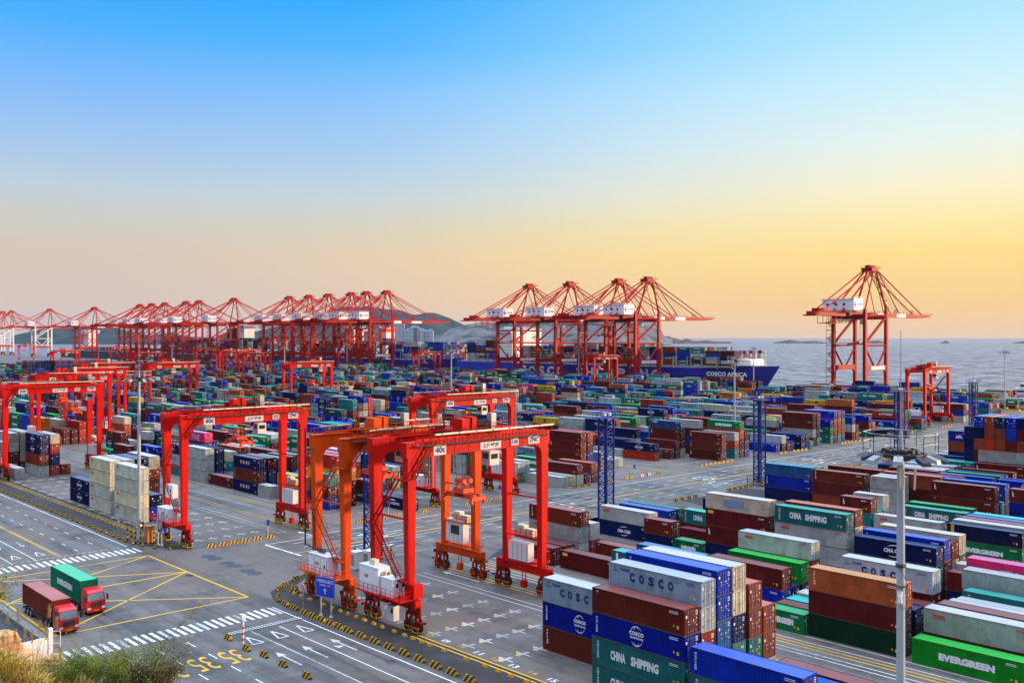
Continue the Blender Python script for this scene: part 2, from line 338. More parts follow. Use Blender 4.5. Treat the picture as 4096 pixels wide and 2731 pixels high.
tag(w.build('sea', sea_mat()), kind='structure')
qe = MB()
for y in range(-60, 1500, 12): qe.box(622.6, 623.45, y, y+6, .002, .35, 0); qe.box(622.6, 623.45, y+6, y+12, .002, .35, 1)
tag(qe.build('quay_edge', [DARK, YEL]), 'low kerb with dark and yellow lengths along the water edge', 'kerb')
# hills: profile given as (pixel x, pixel y) seen from the camera, rebuilt as a ridge of real size and depth
def hill_mat(name, c1, c2, scale, thr):
    m, nt, b = new_mat(name); N = nt.nodes.new; L = nt.links.new
    g_ = N('ShaderNodeNewGeometry'); n = N('ShaderNodeTexNoise'); n.inputs['Scale'].default_value = scale; n.inputs['Detail'].default_value = 9; n.inputs['Roughness'].default_value = .68
    mp = N('ShaderNodeMapping'); mp.inputs['Scale'].default_value = (1, 1, .5); L(g_.outputs['Position'], mp.inputs[0]); L(mp.outputs[0], n.inputs[0])
    r = N('ShaderNodeValToRGB'); e = r.color_ramp.elements; e[0].position = thr-.06; e[0].color = (*c1, 1); e[1].position = thr+.06; e[1].color = (*c2, 1)
    L(n.outputs[0], r.inputs[0]); L(r.outputs[0], b.inputs['Base Color']); b.inputs['Roughness'].default_value = .9; b.inputs['Specular IOR Level'].default_value = .1
    bp = N('ShaderNodeBump'); bp.inputs['Distance'].default_value = 12; L(n.outputs[0], bp.inputs['Height']); L(bp.outputs[0], b.inputs['Normal'])
    return m
HG = hill_mat('wooded_hillside', (.014, .034, .045), (.035, .06, .062), .008, .52)
HR = hill_mat('granite_hillside', (.045, .058, .06), (.17, .165, .17), .010, .47)
HI = hill_mat('islet_rock', (.045, .035, .03), (.14, .10, .08), .02, .5)
def w_at(px, D, z=0):
    p = D*FW + D*(px-2048)/F_PX*RT; return (float(p[0]), float(p[1]), z)
def hill(name, prof, D, depth, mat, rough=.06, n=150, rows=26, seed=0, kind='structure'):
    rnd = random.Random(seed); x0, x1 = prof[0][0], prof[-1][0]; xs = [p[0] for p in prof]; ys = [p[1] for p in prof]
    ph = [(rnd.uniform(.6, 9), rnd.uniform(.5, 9), rnd.uniform(0, 6.3), rnd.uniform(.2, 1)) for _ in range(26)]
    V = []; F_ = []
    for j in range(rows+1):
        v = -1 + 2*j/rows
        for i in range(n+1):
            u = i/n; px = x0+(x1-x0)*u; h = (1350-np.interp(px, xs, ys))*D/F_PX+CAM_H+12
            t = max(0, 1-abs(v)**1.7); bump = sum(math.sin(a*u*9+b_*v*5+c)*d/(.6+a*.25) for a, b_, c, d in ph)/5
            z = h*t*(1+rough*bump*2*(1 if v != 0 else .2)) - 12
            dd = D + v*depth*(.7+.3*math.sin(u*math.pi)); V.append(w_at(px, dd, z))
    for j in range(rows):
        for i in range(n):
            k = j*(n+1)+i; F_.append((k, k+1, k+n+2, k+n+1))
    me = bpy.data.meshes.new(name); me.from_pydata(V, [], F_); me.materials.append(mat); me.polygons.foreach_set('use_smooth', [False]*len(F_)); me.update()
    o = bpy.data.objects.new(name, me); COL.objects.link(o); return tag(o, kind=kind)
hill('hill', [(930, 1352), (1060, 1318), (1200, 1285), (1290, 1262), (1340, 1240), (1420, 1228), (1480, 1226), (1540, 1236), (1610, 1250), (1660, 1258), (1700, 1254), (1745, 1258), (1800, 1275), (1850, 1300), (1900, 1318), (1980, 1335), (2100, 1352)], 6500, 1200, HG, .05, seed=1)
hill('hill', [(1700, 1352), (1760, 1340), (1800, 1318), (1870, 1298), (1930, 1288), (2000, 1292), (2080, 1282), (2160, 1272), (2220, 1268), (2300, 1262), (2360, 1250), (2410, 1222), (2450, 1212), (2490, 1220), (2540, 1245), (2600, 1275), (2640, 1310), (2655, 1342), (2690, 1356)], 5200, 700, HR, .05, n=220, rows=40, seed=2)
hill('hill', [(40, 1352), (60, 1340), (130, 1325), (220, 1305), (300, 1312), (380, 1306), (450, 1310), (520, 1325), (600, 1340), (680, 1330), (760, 1345), (840, 1352)], 7000, 1200, HG, .05, seed=3)
hill('hill', [(860, 1352), (900, 1330), (940, 1314), (965, 1313), (990, 1322), (1020, 1326), (1060, 1335), (1120, 1352)], 6000, 700, HG, .08, seed=4)
hill('hill', [(2630, 1356), (2670, 1346), (2690, 1350), (2725, 1362), (2745, 1355), (2775, 1364), (2830, 1362), (2860, 1366), (2925, 1368)], 6800, 350, HI, .1, seed=5)
hill('hill', [(3090, 1372), (3120, 1366), (3160, 1360), (3200, 1366), (3260, 1364), (3300, 1370), (3400, 1371), (3480, 1364), (3520, 1362), (3545, 1371)], 7000, 350, HI, .12, seed=6)
hill('hill', [(3760, 1371), (3775, 1367), (3782, 1362), (3790, 1367), (3800, 1371)], 7000, 60, HI, .1, n=40, seed=7)
hill('hill', [(4040, 1374), (4070, 1368), (4100, 1364), (4180, 1366)], 7000, 150, HI, .1, n=40, seed=8)
# ------------------------------------------------------------------ painted markings
def marking_mat(name, col, wear):
    m, nt, b = new_mat(name); N = nt.nodes.new; L = nt.links.new
    g_ = N('ShaderNodeNewGeometry'); n = N('ShaderNodeTexNoise'); n.inputs['Scale'].default_value = 2.6; n.inputs['Detail'].default_value = 8; n.inputs['Roughness'].default_value = .75; L(g_.outputs['Position'], n.inputs[0])
    n3 = N('ShaderNodeTexNoise'); n3.inputs['Scale'].default_value = .09; L(g_.outputs['Position'], n3.inputs[0])
    ad = N('ShaderNodeMath'); ad.operation = 'ADD'; L(n.outputs[0], ad.inputs[0]); L(n3.outputs[0], ad.inputs[1])
    r = N('ShaderNodeMapRange'); r.inputs[1].default_value = wear; r.inputs[2].default_value = wear+.16; L(ad.outputs[0], r.inputs[0])
    mx = N('ShaderNodeMixRGB'); L(r.outputs[0], mx.inputs[0]); mx.inputs[1].default_value = (*col, 1); mx.inputs[2].default_value = (.17, .165, .165, 1)
    L(mx.outputs[0], b.inputs['Base Color']); b.inputs['Roughness'].default_value = .6; return m
MW = marking_mat('white_road_paint', (.80, .82, .84), 1.10); MY = marking_mat('yellow_road_paint', (.80, .44, .015), 1.10)
MWO = marking_mat('worn_white_road_paint', (.62, .63, .64), 1.0); MYO = marking_mat('worn_yellow_road_paint', (.55, .33, .03), .98)
MD = noise_mat('dark_road_patch', (.07, .075, .085), .7, .3, 1)
mk = MB()
def rect(x0, x1, y0, y1, m=0, z=.009): mk.quad((x0, y0, z), (x1, y0, z), (x1, y1, z), (x0, y1, z), m)
def line(x0, y0, x1, y1, w=.15, m=0, z=.009):
    d = Vector((x1-x0, y1-y0)); d.normalize(); n = Vector((-d.y, d.x))*w/2
    mk.quad((x0-n.x, y0-n.y, z), (x1-n.x, y1-n.y, z), (x1+n.x, y1+n.y, z), (x0+n.x, y0+n.y, z), m)
def arrow(x, y, dx, dy, L=5, m=0, turn=0):
    d = Vector((dx, dy)); n = Vector((-dy, dx)); p = Vector((x, y)); z = .009
    def P(a, b): q = p+d*a+n*b; return (q.x, q.y, z)
    mk.quad(P(-L/2, -.12), P(L/2-1.6, -.12), P(L/2-1.6, .12), P(-L/2, .12), m)
    mk.poly([P(L/2-1.7, -.55), P(L/2, 0), P(L/2-1.7, .55)], m)
    if turn: mk.poly([P(-.4, turn*.1), P(.3, turn*1.3), P(-.9, turn*1.1)], m)
rect(66.75, 66.95, 173, 900); rect(66.6, 66.8, -60, 120)
for k in range(70):
    y = 230.7-6.3*8+6.3*k
    rect(62.95, 63.1, y-1.1, y+1.1); rect(59.05, 59.2, y-2.2-3, y-3)
for x in (55.15, 55.5): rect(x, x+.17, 173.9, 800, 1)
rect(51.4, 51.55, 172, 260); rect(47.6, 47.75, 172, 260); 
for k in range(30): rect(36+k, 36.6+k, 172.7, 172.95, 2)
for x in (53.3, 49.4):
    for a_, b_ in (((-.7, 0), (.7, 0)), ((.7, 0), (0, 3.4)), ((0, 3.4), (-.7, 0))): line(x+a_[0], 176+a_[1], x+b_[0], 176+b_[1], .18)
    arrow(x, 188, 0, -1, 5, 2)
for k in range(28): rect(67.35-.5-k*1.07, 67.35-k*1.07, 166.9, 170.9, 0 if k % 4 else 2)
for k in range(28): rect(66.35-.5-k*1.04, 66.35-k*1.04, 116.4, 120.2, 0 if k % 5 else 2)
Y0, Y1, Y2 = 163.1, 147.5, 127.2
for s_ in ((66.7, Y0, 40, Y0), (66.7, Y1, 40, Y1), (66.8, Y2, 40, Y2), (66.75, Y0, 66.75, Y2), (40, Y0, 40, Y2), (66.6, Y0, 40, Y1), (66.6, Y1, 40, Y0), (66.6, Y1, 40, Y2), (66.6, Y2, 40, Y1)):
    line(*s_, w=.34 if s_ != (66.7, Y1, 40, Y1) else .42, m=1, z=.009+.002*((s_[0]+s_[2]) % 3))
# near road
rect(59.15, 59.3, 60, 112, 2); rect(62.9, 63.05, 60, 111.5, 0)
for k in range(26): rect(56.3+k*.42, 56.6+k*.42, 112.6, 112.8, 0); rect(56.3+k*.42, 56.6+k*.42, 113.2, 113.4, 0)
line(56, 112.2, 67, 112.2, .35, 4)
for x in (57.6, 61.1, 64.8):
    for a_, b_ in (((-.7, 0), (.7, 0)), ((.7, 0), (0, 3.4)), ((0, 3.4), (-.7, 0))): line(x+a_[0], 107+a_[1], x+b_[0], 107+b_[1], .2)
for x, t in ((57.4, 0), (61.0, 0), (65.0, 1)):
    arrow(x, 99.5, 0, 1, 6, 2, t); line(x+.5, 90, x+.5, 97, .5, 4)
for x in (51.3, 47.4, 43.5):
    for k in range(10): rect(x-.08, x+.08, 111-k*5.8, 113.4-k*5.8, 0)
for x, y in ((53.1, 104.9), (49.3, 104.9), (45.4, 104.6), (41.3, 104.4)):
    put_text(mk, '35', (x+1.15, y+2.2, .009), (-1, 0, 0), (0, -1, 0), 2.5, 5.0, 1, bold=.0)
# yard lanes
for xs in ((73.1, 73.9), (98.0, 99.0), (105.4, 106.4), (129.8, 130.8), (132.6, 133.4), (157.2, 158), (164.6, 165.6), (189.6, 190.6), (192, 192.8), (216, 217)):
    for x in xs:
        rect(x-.12, x+.12, 164 if xs[0] > 74 else 176, 600, 3 if xs[0] > 80 else 3)
        rect(x-.12, x+.12, -40, 96 if xs[0] < 80 else 121, 1 if xs[0] < 110 else 3)
for x in (92.9, 94.3, 102.9, 104.0, 107.4, 109.4, 131.7, 152.2, 158.9, 166.8, 191.3):
    rect(x-.07, x+.07, 164, 560, 2); rect(x-.07, x+.07, -40, 121, 0 if x < 110 else 2)
arrow(97.0, 115, 0, 1, 9, 0); arrow(96.3, 160, 0, 1, 7, 0)
for x0 in (78.7-2.85,):
    for i in range(6):
        for j in range(34):
            X = x0+i*2.85; Y = 81.6+j*6.7
            if 118 < Y < 164: continue
            mm = 0 if j < 6 and (i*7+j*3) % 5 < 1 else 2
            line(X-1.0, Y, X+1.0, Y, .14, mm); line(X-1.0, Y+.3, X+1.0, Y+.3, .14, mm); line(X, Y-1.1, X, Y+1.3, .16, mm)
            mk.poly([(X-.12, Y+.35, .010), (X-.12, Y+1.2, .010), (X-.95, Y+.35, .010)], 1 if mm == 0 else 3)
for x0, ya, yb in ((113.8, 165, 180), (138, 165, 190), (172, 165, 178), (197, 165, 180), (113, 82, 118), (231, 165, 181)):
    for i in range(6):
        y = ya
        while y < yb:
            X = x0+i*2.77; line(X-.8, y, X+.8, y, .13, 2); line(X, y-.9, X, y+.9, .13, 2); y += 6.7
for i, nn in enumerate(('08', '09', '10', '11', '12', '13', '14', '15')):
    put_text(mk, nn, (74.6, 95.5-i*3.1, .009), (0, -1, 0), (1, 0, 0), 1.2, .9, 0 if i % 2 else 3, bold=.02)
# cross road
rect(94, 600, 158.2, 158.4, 0); rect(87, 600, 133.9, 134.05, 2)
k = 86.0
while k < 600:
    if int(k/12) % 4 != 3: rect(k, k+5, 147.1, 147.5, 1)
    else: rect(k, k+5, 147.1, 147.5, 3)
    k += 5.02
for yy in (154.3, 150.6, 143.2, 139.6):
    k = 90.0
    while k < 600: rect(k, k+2.6, yy, yy+.16, 0); k += 6.2
for x in (98, 150, 205, 262, 318, 372, 430):
    for yy, sg in ((152.4, 1), (149, 1), (145.2, -1), (141.4, -1)): arrow(x+(8 if sg > 0 else 2), yy, -sg, 0, 7, 0, sg*(1 if yy in (149, 145.2) else 0))
    rect(x, x+14, 143.1, 143.25, 0); rect(x, x+14, 150.7, 150.85, 0)
line(85.8, 157, 86.1, 145, .45); rect(86, 98, 156.9, 157.1)
for x in (106, 122): rect(x, x+16, 145.1, 145.25, 0)
tag(mk.build('road_markings', [MW, MY, MWO, MYO, MD]), kind='structure')
mh = MB(); 
def disc(x, y, r, m=0, z=.0065): mh.poly([(x+r*math.cos(t*math.pi/12), y+r*math.sin(t*math.pi/12), z) for t in range(24)], m)
MHD = noise_mat('round_patch', (.055, .065, .085), .6, .2, 2); MHD2 = noise_mat('rusty_round_patch', (.035, .03, .035), .6, .3, 2)
for x, ys in ((74.2, (155.4, 153.0, 148.6, 146.1, 141.6, 139.1)),): 
    for y in ys: disc(x, y, 1.25)
disc(66.1, 145, .8, 1); disc(70.0, 105, .45, 1); disc(65.6, 90.5, .55, 1); disc(70.5, 98.5, .6, 1)
for x in (98.5, 106, 130.5, 133, 157.6, 165, 190, 192.5, 216.5, 225, 249, 252, 276, 284, 308, 311):
    for y in (155.4, 152.8, 149.6, 144.4, 141.6, 138.8): disc(x+random.uniform(-.2, .2), y, 1.25, 1 if int(x) % 2 else 0)
tag(mh.build('manhole_covers', [MHD, MHD2]), kind='structure')
# ------------------------------------------------------------------ shipping containers
HC, ST, CW, L40, L20 = 2.896, 2.591, 2.438, 12.192, 6.058
# code: (paint, colour words, lettering key, lettering words)
PAL = {
 'M': ((.115, .014, .016), 'maroon', None, ''), 'Mt': ((.125, .015, .015), 'maroon', 'tex', 'small white vertical letters'),
 'MT': ((.135, .022, .014), 'red-brown', 'TRITON', 'white vertical letters'), 'MF': ((.15, .02, .013), 'red-brown', 'F', 'a small square emblem'),
 'MB': ((.12, .013, .016), 'maroon', 'BEACON', 'a small badge'), 'Mu': ((.10, .008, .015), 'dark maroon', 'UES', 'white letters'),
 'R': ((.25, .045, .022), 'rusty red', None, ''), 'Rr': ((.48, .035, .014), 'bright red', 'dot', 'a tiny white mark'), 'Rc': ((.40, .02, .02), 'red', 'CAI', 'white initials'),
 'Hy': ((.42, .035, .02), 'red', 'HYUNDAI', 'large white letters'), 'O': ((.42, .10, .03), 'orange-brown', 'TRITON', 'white vertical letters'),
 'Oh': ((.78, .20, .008), 'orange', 'Hapag-Lloyd', 'dark blue lettering'), 'Oz': ((.68, .18, .01), 'orange', 'ZIM', 'dark bold letters'),
 'b': ((.005, .038, .33), 'blue', None, ''), 'Bc': ((.003, .016, .30), 'royal blue', 'CS', 'a white globe logo'), 'Bv': ((.004, .028, .38), 'royal blue', 'vert', 'small white vertical signs'),
 'bm': ((.02, .10, .28), 'faded blue', None, ''), 'bs': ((.025, .06, .17), 'steel blue', 'seaco', 'red and white letters'), 'It': ((.01, .05, .42), 'blue', 'ITALIA', 'white letters'),
 'Ap': ((.008, .02, .30), 'blue', 'APL', 'bold white letters'), 'N': ((.006, .012, .075), 'navy', None, ''), 'Nc': ((.006, .014, .085), 'navy', 'CMA', 'white lettering between two arcs'),
 'Nw': ((.006, .012, .09), 'navy', 'WAN', 'red and white letters'), 'Nr': ((.008, .012, .06), 'dark navy', 'orange', 'an orange vertical strip'), 'Nn': ((.006, .01, .05), 'navy', 'NYK', 'white wing logo'),
 't': ((.02, .19, .20), 'teal', None, ''), 'Tc': ((.018, .16, .165), 'teal', 'CHINA', 'large white letters'), 'T': ((.01, .06, .06), 'dark teal', 'CAPITAL', 'white letters'),
 'Td': ((.02, .20, .21), 'teal', 'DOOLEY', 'a white vertical strip'), 'G': ((.004, .03, .015), 'dark green', None, ''), 'Ge': ((.006, .16, .055), 'green', 'EVERGREEN', 'large white letters'),
 'Gb': ((.006, .26, .03), 'bright green', None, ''), 'Gx': ((.008, .24, .02), 'bright green', 'EVERGREEN', 'large white letters'),
 'w': ((.41, .44, .44), 'white', None, ''), 'Wo': ((.40, .43, .41), 'pale grey', 'OOCL', 'small red letters'), 'Wr': ((.62, .64, .66), 'white refrigerated', None, ''),
 'Wl': ((.60, .60, .50), 'off-white', 'OOCL', 'small red letters'), 'Kl': ((.68, .62, .42), 'cream', 'OOCL', 'small red letters'),
 'K': ((.54, .49, .36), 'cream', None, ''), 'Ko': ((.54, .50, .37), 'cream', 'OOCL', 'small red letters'), 'Ki': ((.52, .50, .32), 'cream', 'IRISL', 'red letters'), 'Kp': ((.52, .46, .34), 'weathered beige', 'patch', 'a faded blue patch'),
 'Cc': ((.27, .36, .42), 'light blue', 'COSCO', 'spaced navy letters'), 'Cw': ((.40, .46, .51), 'pale blue', 'COSCO', 'spaced navy letters'), 'P': ((.70, .03, .14), 'pink', 'ONE', 'huge pale letters'),
 'Y': ((.55, .36, .02), 'yellow', 'MSC', 'black letters'), 'Ms': ((.12, .02, .03), 'maroon', 'MSCy', 'yellow letters'), 'Mk': ((.42, .47, .48), 'grey', 'MAERSK', 'black letters'),
}
# traced stacks: x of the left side, y of the far end, length in feet, height of the top, codes from the top down
T = '''75.9 55.4 40 7.8 Bv Tc t|90.6 55 40 2.9 M|78.9 55.2 40 5.2 t b|81.7 55.2 40 5.2 b M|84.5 55.2 40 2.9 t
76.3 68.5 40 11 MF Bc Tc Tc|79.05 68.5 40 13.4 Cc w R t t|81.9 68.5 40 13.8 Bv b bm b t|84.6 68.5 40 13.8 K Ko N t M|87.4 68.3 40 11.6 R R t M|90.15 68.3 40 8.7 R R K
81.8 81.5 40 8.7 Cc Bc MT|84.6 81.5 40 5.6 M t|90 81.4 40 2.9 M
109.7 48.6 40 2.9 Gx|112.9 48.6 40 5.7 Wo M|115.8 48.3 40 5.7 M b|118.4 48.3 40 5.5 w N|124 48.5 40 5.8 Tc N|127 49.7 40 7.9 w M b|130 50.3 40 8.7 P T M|121.2 48.4 40 5.2 w M
110.1 62 40 8.6 O M G|112.9 61.8 40 5.2 N M|115.7 61.8 40 5.2 M N|118.8 62.2 40 8.6 Cw M N
109.4 68.3 20 2.7 Ge|112.2 68.1 20 2.7 M|115 68.2 20 2.7 t|117.8 68.2 20 2.9 w
110.1 94.9 40 5.6 Td M|113.2 88 20 2.9 M|116.3 95.1 40 5.6 bm b|119.2 95 40 2.9 M|116.7 81.9 40 5.7 M Bv|119.3 82 40 2.9 N|121.7 81.9 40 5.7 Gb N|124.4 81.8 40 8.5 Wo R M
112.8 108.3 40 2.9 MB|121.6 108.4 40 2.8 MF|112.4 121.8 40 2.9 Mt|115.2 121.8 40 2.9 M|118.8 121.8 40 8.1 MT Wo Wo|121.5 121.7 40 5.7 w Rc
135.6 95.7 40 11.3 Kp MB Mt Nc|138.4 95.6 40 8.6 b M N|141.2 95.6 40 11 t M b|144 95.6 40 11 b M N|134.7 101.7 20 2.6 Ge|135.2 108.8 20 5.2 MF N
135.1 82 40 11 Tc Wo w M|137.9 82 40 11.3 R K M M|140.7 82 40 8.2 M w N|135.2 68.6 40 8.1 Nc t M|137.9 68.6 40 8.7 Bv R M|140.6 68.6 40 8 M K t|143.2 68.6 40 9 K T M
135.2 55 40 5.2 M N|138.2 55 40 5.7 w M|141 55.2 40 5.7 M t|137.8 121.8 40 5.4 Wo Nc|140.9 121.8 40 2.9 t|143.6 121.8 40 5.2 b M|146.4 121.9 40 5.3 T M|146.2 108.5 40 5.6 Tc M|143.4 107.2 40 2.6 M
168.6 68.5 40 5.5 Nr Ge|171.2 68.6 40 5.7 w N|174 68.6 40 5.7 M M|176.8 68.6 40 5.8 b M|179.6 68.6 40 5.7 t b|169.1 82 40 5.2 Wo M|183.3 82 40 5.7 Ge M|171.9 82 40 2.9 M
169.2 88.7 20 7.9 Mt t N|172.2 88.7 20 5.2 t M|174.7 88.9 20 7.9 Wo Wo w|196 121.7 40 8.4 bm Bv N|198.7 121.8 40 5.2 Wo Mu|202 121.8 40 5.5 Wo b|199.3 122 40 8.2 t t M|194.5 108.6 40 8.5 MT M R|201.1 108.4 40 8.6 M M N
194.2 95 20 8.4 Wo Wo w|197.1 95.1 20 8.4 Wo Wo M|200.5 95 40 8.8 R M w|203.3 95 40 8.4 b M N|194.2 82 40 8.6 Mt MF Mt|196.9 82 40 5.5 bm N|199.6 82 40 8.8 b N M|197.3 68.3 40 8.3 Mt Ap N
209.5 94.4 40 7.8 M M b|240.9 108.4 40 5.8 Wr O|243.7 108.4 40 5.6 G M|252.8 95.8 40 5.8 Mt M|256.6 96.3 40 8.8 Wo M N|229.3 95.2 40 5.6 b M
76.5 219.3 40 11.3 Kl Kl Wl Wl|76.5 204.6 40 11.3 Wl Wl Kl Wl|79.3 204.5 40 5.5 N b|79.3 219.2 40 11.3 w M M t|82.1 219.2 40 11.4 N N b M|84.9 219.2 40 11.5 Ko R R R|76.5 231.8 40 5.5 Nc Nc|79.3 231.8 40 2.9 R|82.1 204.5 40 2.9 Ge
83 287.7 40 11.2 Nc Nc R Wo|85.8 287.7 40 11.2 K Rc N Rc|88.6 287.7 40 2.9 R|76.7 287.1 40 2.9 Wo|82.2 302 40 11.2 Wo Wo Wo M|79.4 302 40 11 Wo Wo M M|76.6 302 40 8.6 Wo M M
111.2 219.4 40 8.6 Nw MT Nw|114 219.4 40 8.7 M N N|116.8 219.4 40 8.5 t b M|111.3 233.3 40 2.7 Mt|111.3 247.3 40 8.6 Wo Wo Wo|114.1 247.3 40 8.6 N N b|111 206.6 20 2.8 Wo|113.8 202.4 40 5.7 Oh b|116.6 202.4 40 5.5 b N
115.2 191.2 40 11.5 Rc Oh R M|118 191.3 40 11.5 P Oh M M|113 184.9 20 7.7 t MF b|124 185.3 20 5.2 M T|126.6 202.2 40 10.6 Cw R R N|123.8 202.2 40 8 Ms R b|124.7 177.2 40 2.7 Nn|143.4 205.3 40 5.6 Nc Gb|140.6 205.3 40 5.6 w K|138 205.3 40 5.2 t M
172.5 177.4 40 2.6 w|175.8 177.6 40 2.6 Ki|178.4 177.6 40 5.3 M Wo|181.2 177.6 40 2.6 MF|183.9 177.6 40 5.2 R M|194.6 191.2 40 11.3 M Mt MF M|197.4 191.2 40 11.2 R M b N|183.9 191.2 40 2.7 R|212.4 193 40 2.7 w|176.5 186 20 2.7 Wo|169.8 190.5 40 5.2 Wo Ge
230.4 193.6 40 5.2 Nc Rr|233.2 190 20 2.8 Oh|236 190 20 2.7 Ge|240.4 193.2 40 5.6 M Mt|243.1 193.2 40 11.2 bs Mt M Wo|237.6 193.2 40 2.8 Ms|245.6 179.6 40 8.3 Mt MT Mt|229.4 206 40 2.7 w|231.8 206.5 40 5.4 N M
253.8 180.4 40 8.2 Wo R t|256.6 180.4 40 11.4 Ge Rr N M|259.4 180.4 40 8.2 N M b|277.2 180 40 2.7 Bc|280.5 179.8 40 5.2 Wo N|283.2 179.6 40 2.7 Mt|286 179.6 40 2.8 b|260 194 40 11.2 M Rr w M|253.8 194 40 11 Wo M b M
314.8 181 40 8.3 Bc Ge Tc|317.6 181 40 11.2 Bv R R N|320.4 181 40 11.2 R R R t|323.2 181 40 11.2 b t R b|303 181.2 40 11.2 M Mt Wo M|305.8 181.2 40 11.2 R N N t|331 181 40 8.3 b w M|333.8 181 40 5.5 M R|300 194 40 8.3 Wo M b
143.5 226 40 8.2 Oh P M|140.6 226 40 5.5 Nc P|149 229 40 8.4 Ge M N|151.6 229 40 8.4 K M b|135.4 226 40 8.2 Tc M M|118 262 40 11.2 P M M b|111.4 262 40 8.4 Nc Cw t|114.2 262 40 8.4 Nc b M
346 182 40 8.2 Bc M Ge|349 182 40 5.5 O Nc|352 170 40 2.9 Nc|372 181 40 8.2 Hy M N|375 181 40 8.3 Ge M b|378 181 40 8.3 Tc N M|436 182 40 8.2 M b w|439 182 40 8.2 K R w'''
LETTER_ON = {}
BLK_N = [(74, 94, 'front right block'), (108, 131, 'second right block'), (133, 153, 'third right block'), (166, 190, 'fourth right block'), (192, 212, 'fifth right block'), (226, 248, 'sixth right block'), (250, 620, 'farthest right block')]
BLK_F = [(74, 95, 'left red gantry block'), (108, 131, 'block behind orange gantry'), (133, 153, 'block beside gantry 223'), (166, 190, 'block left of towers'), (192, 213, 'first lattice tower block'), (226, 249, 'block between lattice towers'),
         (250, 273, 'second lattice tower block'), (276, 300, 'pale mast block'), (300, 338, 'four-high stack block'), (338, 365, 'big quay crane block'), (366, 395, 'block left of far gantry'), (396, 426, 'far gantry block'), (427, 620, 'quayside block')]
BOX = []   # x, y near end, length, z0, height, code, level, levels, place, rot
def place_of(X, Yn):
    near = Yn < 140
    for a, b_, nm in (BLK_N if near else BLK_F):
        if a <= X < b_:
            row = int((X-a)/2.77)+1; bay = int(((134-(Yn+L40)) if near else (Yn-164))/13.36)+1
            return 'row %d bay %d, %s' % (row, max(1, bay), nm)
    return 'row %d bay %d, quay blocks' % (int(X/2.77), int(abs(Yn-164)/13.36)+1)
def add_stack(X, Yf, ln, ztop, codes, rot=False, z0=0.0):
    n = len(codes); best = min(range(n+1), key=lambda k: abs(k*HC+(n-k)*ST-ztop)); hs = [HC]*best+[ST]*(n-best); z = z0
    L = L40 if ln == 40 else L20
    for i, c in enumerate(reversed(codes)):
        h = hs[i] if i < n else HC
        BOX.append([X, Yf-L, L, z, h, c, i+1, n, place_of(X, Yf-L), rot]); z += h
taken = []
for s_ in T.replace('\n', '|').split('|'):
    p = s_.split(); X, Yf, ln, zt = (float(v) for v in p[:4]); add_stack(X, Yf, int(ln), zt, p[4:]); L = L40 if ln == 40 else L20
    taken.append((X, X+CW, Yf-L, Yf))
def free(x0, x1, y0, y1):
    return not any(x0 < b_ and x1 > a and y0 < d and y1 > c for a, b_, c, d in taken)
rnd = random.Random(11)
MIX = ['M']*11+['Mt']*4+['MT']*5+['R']*8+['O']*2+['Wo']*9+['w']*3+['K']*2+['Cc']*5+['Tc']*9+['t']*7+['Ge']*10+['b']*4+['Bc']*6+['Bv']*3+['Nc']*8+['N']*5+['Rr']*2+['P']+['Y']*2+['Ki']+['Mk']+['Oh']+['Ap']+['It']+['T']*2+['bm']*2
def seen(X, Y, z=6):
    D = X*FW[0]+Y*FW[1]
    if D < 20: return False
    px = 2048+F_PX*(X*RT[0]+Y*RT[1])/D; py = 1350+F_PX*(CAM_H-z)/D
    return -160 < px < 4250 and py < 2900
FARS = [76.6, 111.0, 135.3, 169.6, 194.6, 229.3, 253.8, 281.0, 312.6, 346.2, 371.6, 409.0, 430.0, 464.5, 490.0, 526.0, 551.0]
def bays(y0, y1):
    y = y0
    while y+L40 < y1: yield y; y += 13.36
FIELD = [(165.6, 318), (352, 506), (540, 690), (724, 900), (930, 1120)]
for bi, x0 in enumerate(FARS):
    for fi, (ya, yb) in enumerate(FIELD):
        prev = [rnd.choice((1, 2, 3)) for _ in range(6)]
        for y in bays(ya, yb):
            base = rnd.choice((1, 2, 2, 3, 3, 4)) if fi == 0 else rnd.choice((1, 2, 2, 3, 3, 4, 4))
            for r_ in range(6):
                X = x0+2.77*r_
                if not seen(X, y) and not seen(X, y+12): continue
                if x0 < 90 and y < 286: continue
                if 100 < x0 < 120 and y < 200: continue
                if 130 < x0 < 150 and y < 191: continue
                if 160 < x0 < 180 and y < 176: continue
                if 190 < x0 < 200 and y < 178: continue
                if 225 < x0 < 235 and y < 180: continue
                if 250 < x0 < 256 and y < 170: continue
                if 400 < x0 < 428 and y < 190: continue
                if x0 > 420 and y < 176: continue
                n = max(0, min(4 if fi else 3, base+rnd.choice((-2, -1, 0, 0, 1)))) if rnd.random() < .85 else rnd.randint(0, 4)
                if y < 192: n = min(n, 2)
                if n == 0: continue
                if not free(X, X+CW, y, y+L40): continue
                two = rnd.random() < .22; first = rnd.choice(MIX)
                for part in ((0, 1) if two else (0,)):
                    cs = []
                    for _ in range(n):
                        if rnd.random() > .4: first = rnd.choice(MIX)
                        cs.append(first)
                    if two: add_stack(X, y+6.06+part*6.13, 20, n*(2.6+.1*rnd.random()), cs)
                    else: add_stack(X, y+L40, 40, n*rnd.choice((2.6, 2.75, 2.89)), cs)
NEARS = [(168.8, 5.6), (194.4, 6), (228.6, 6), (253.6, 6), (287, 6), (313, 6), (346.5, 6)]
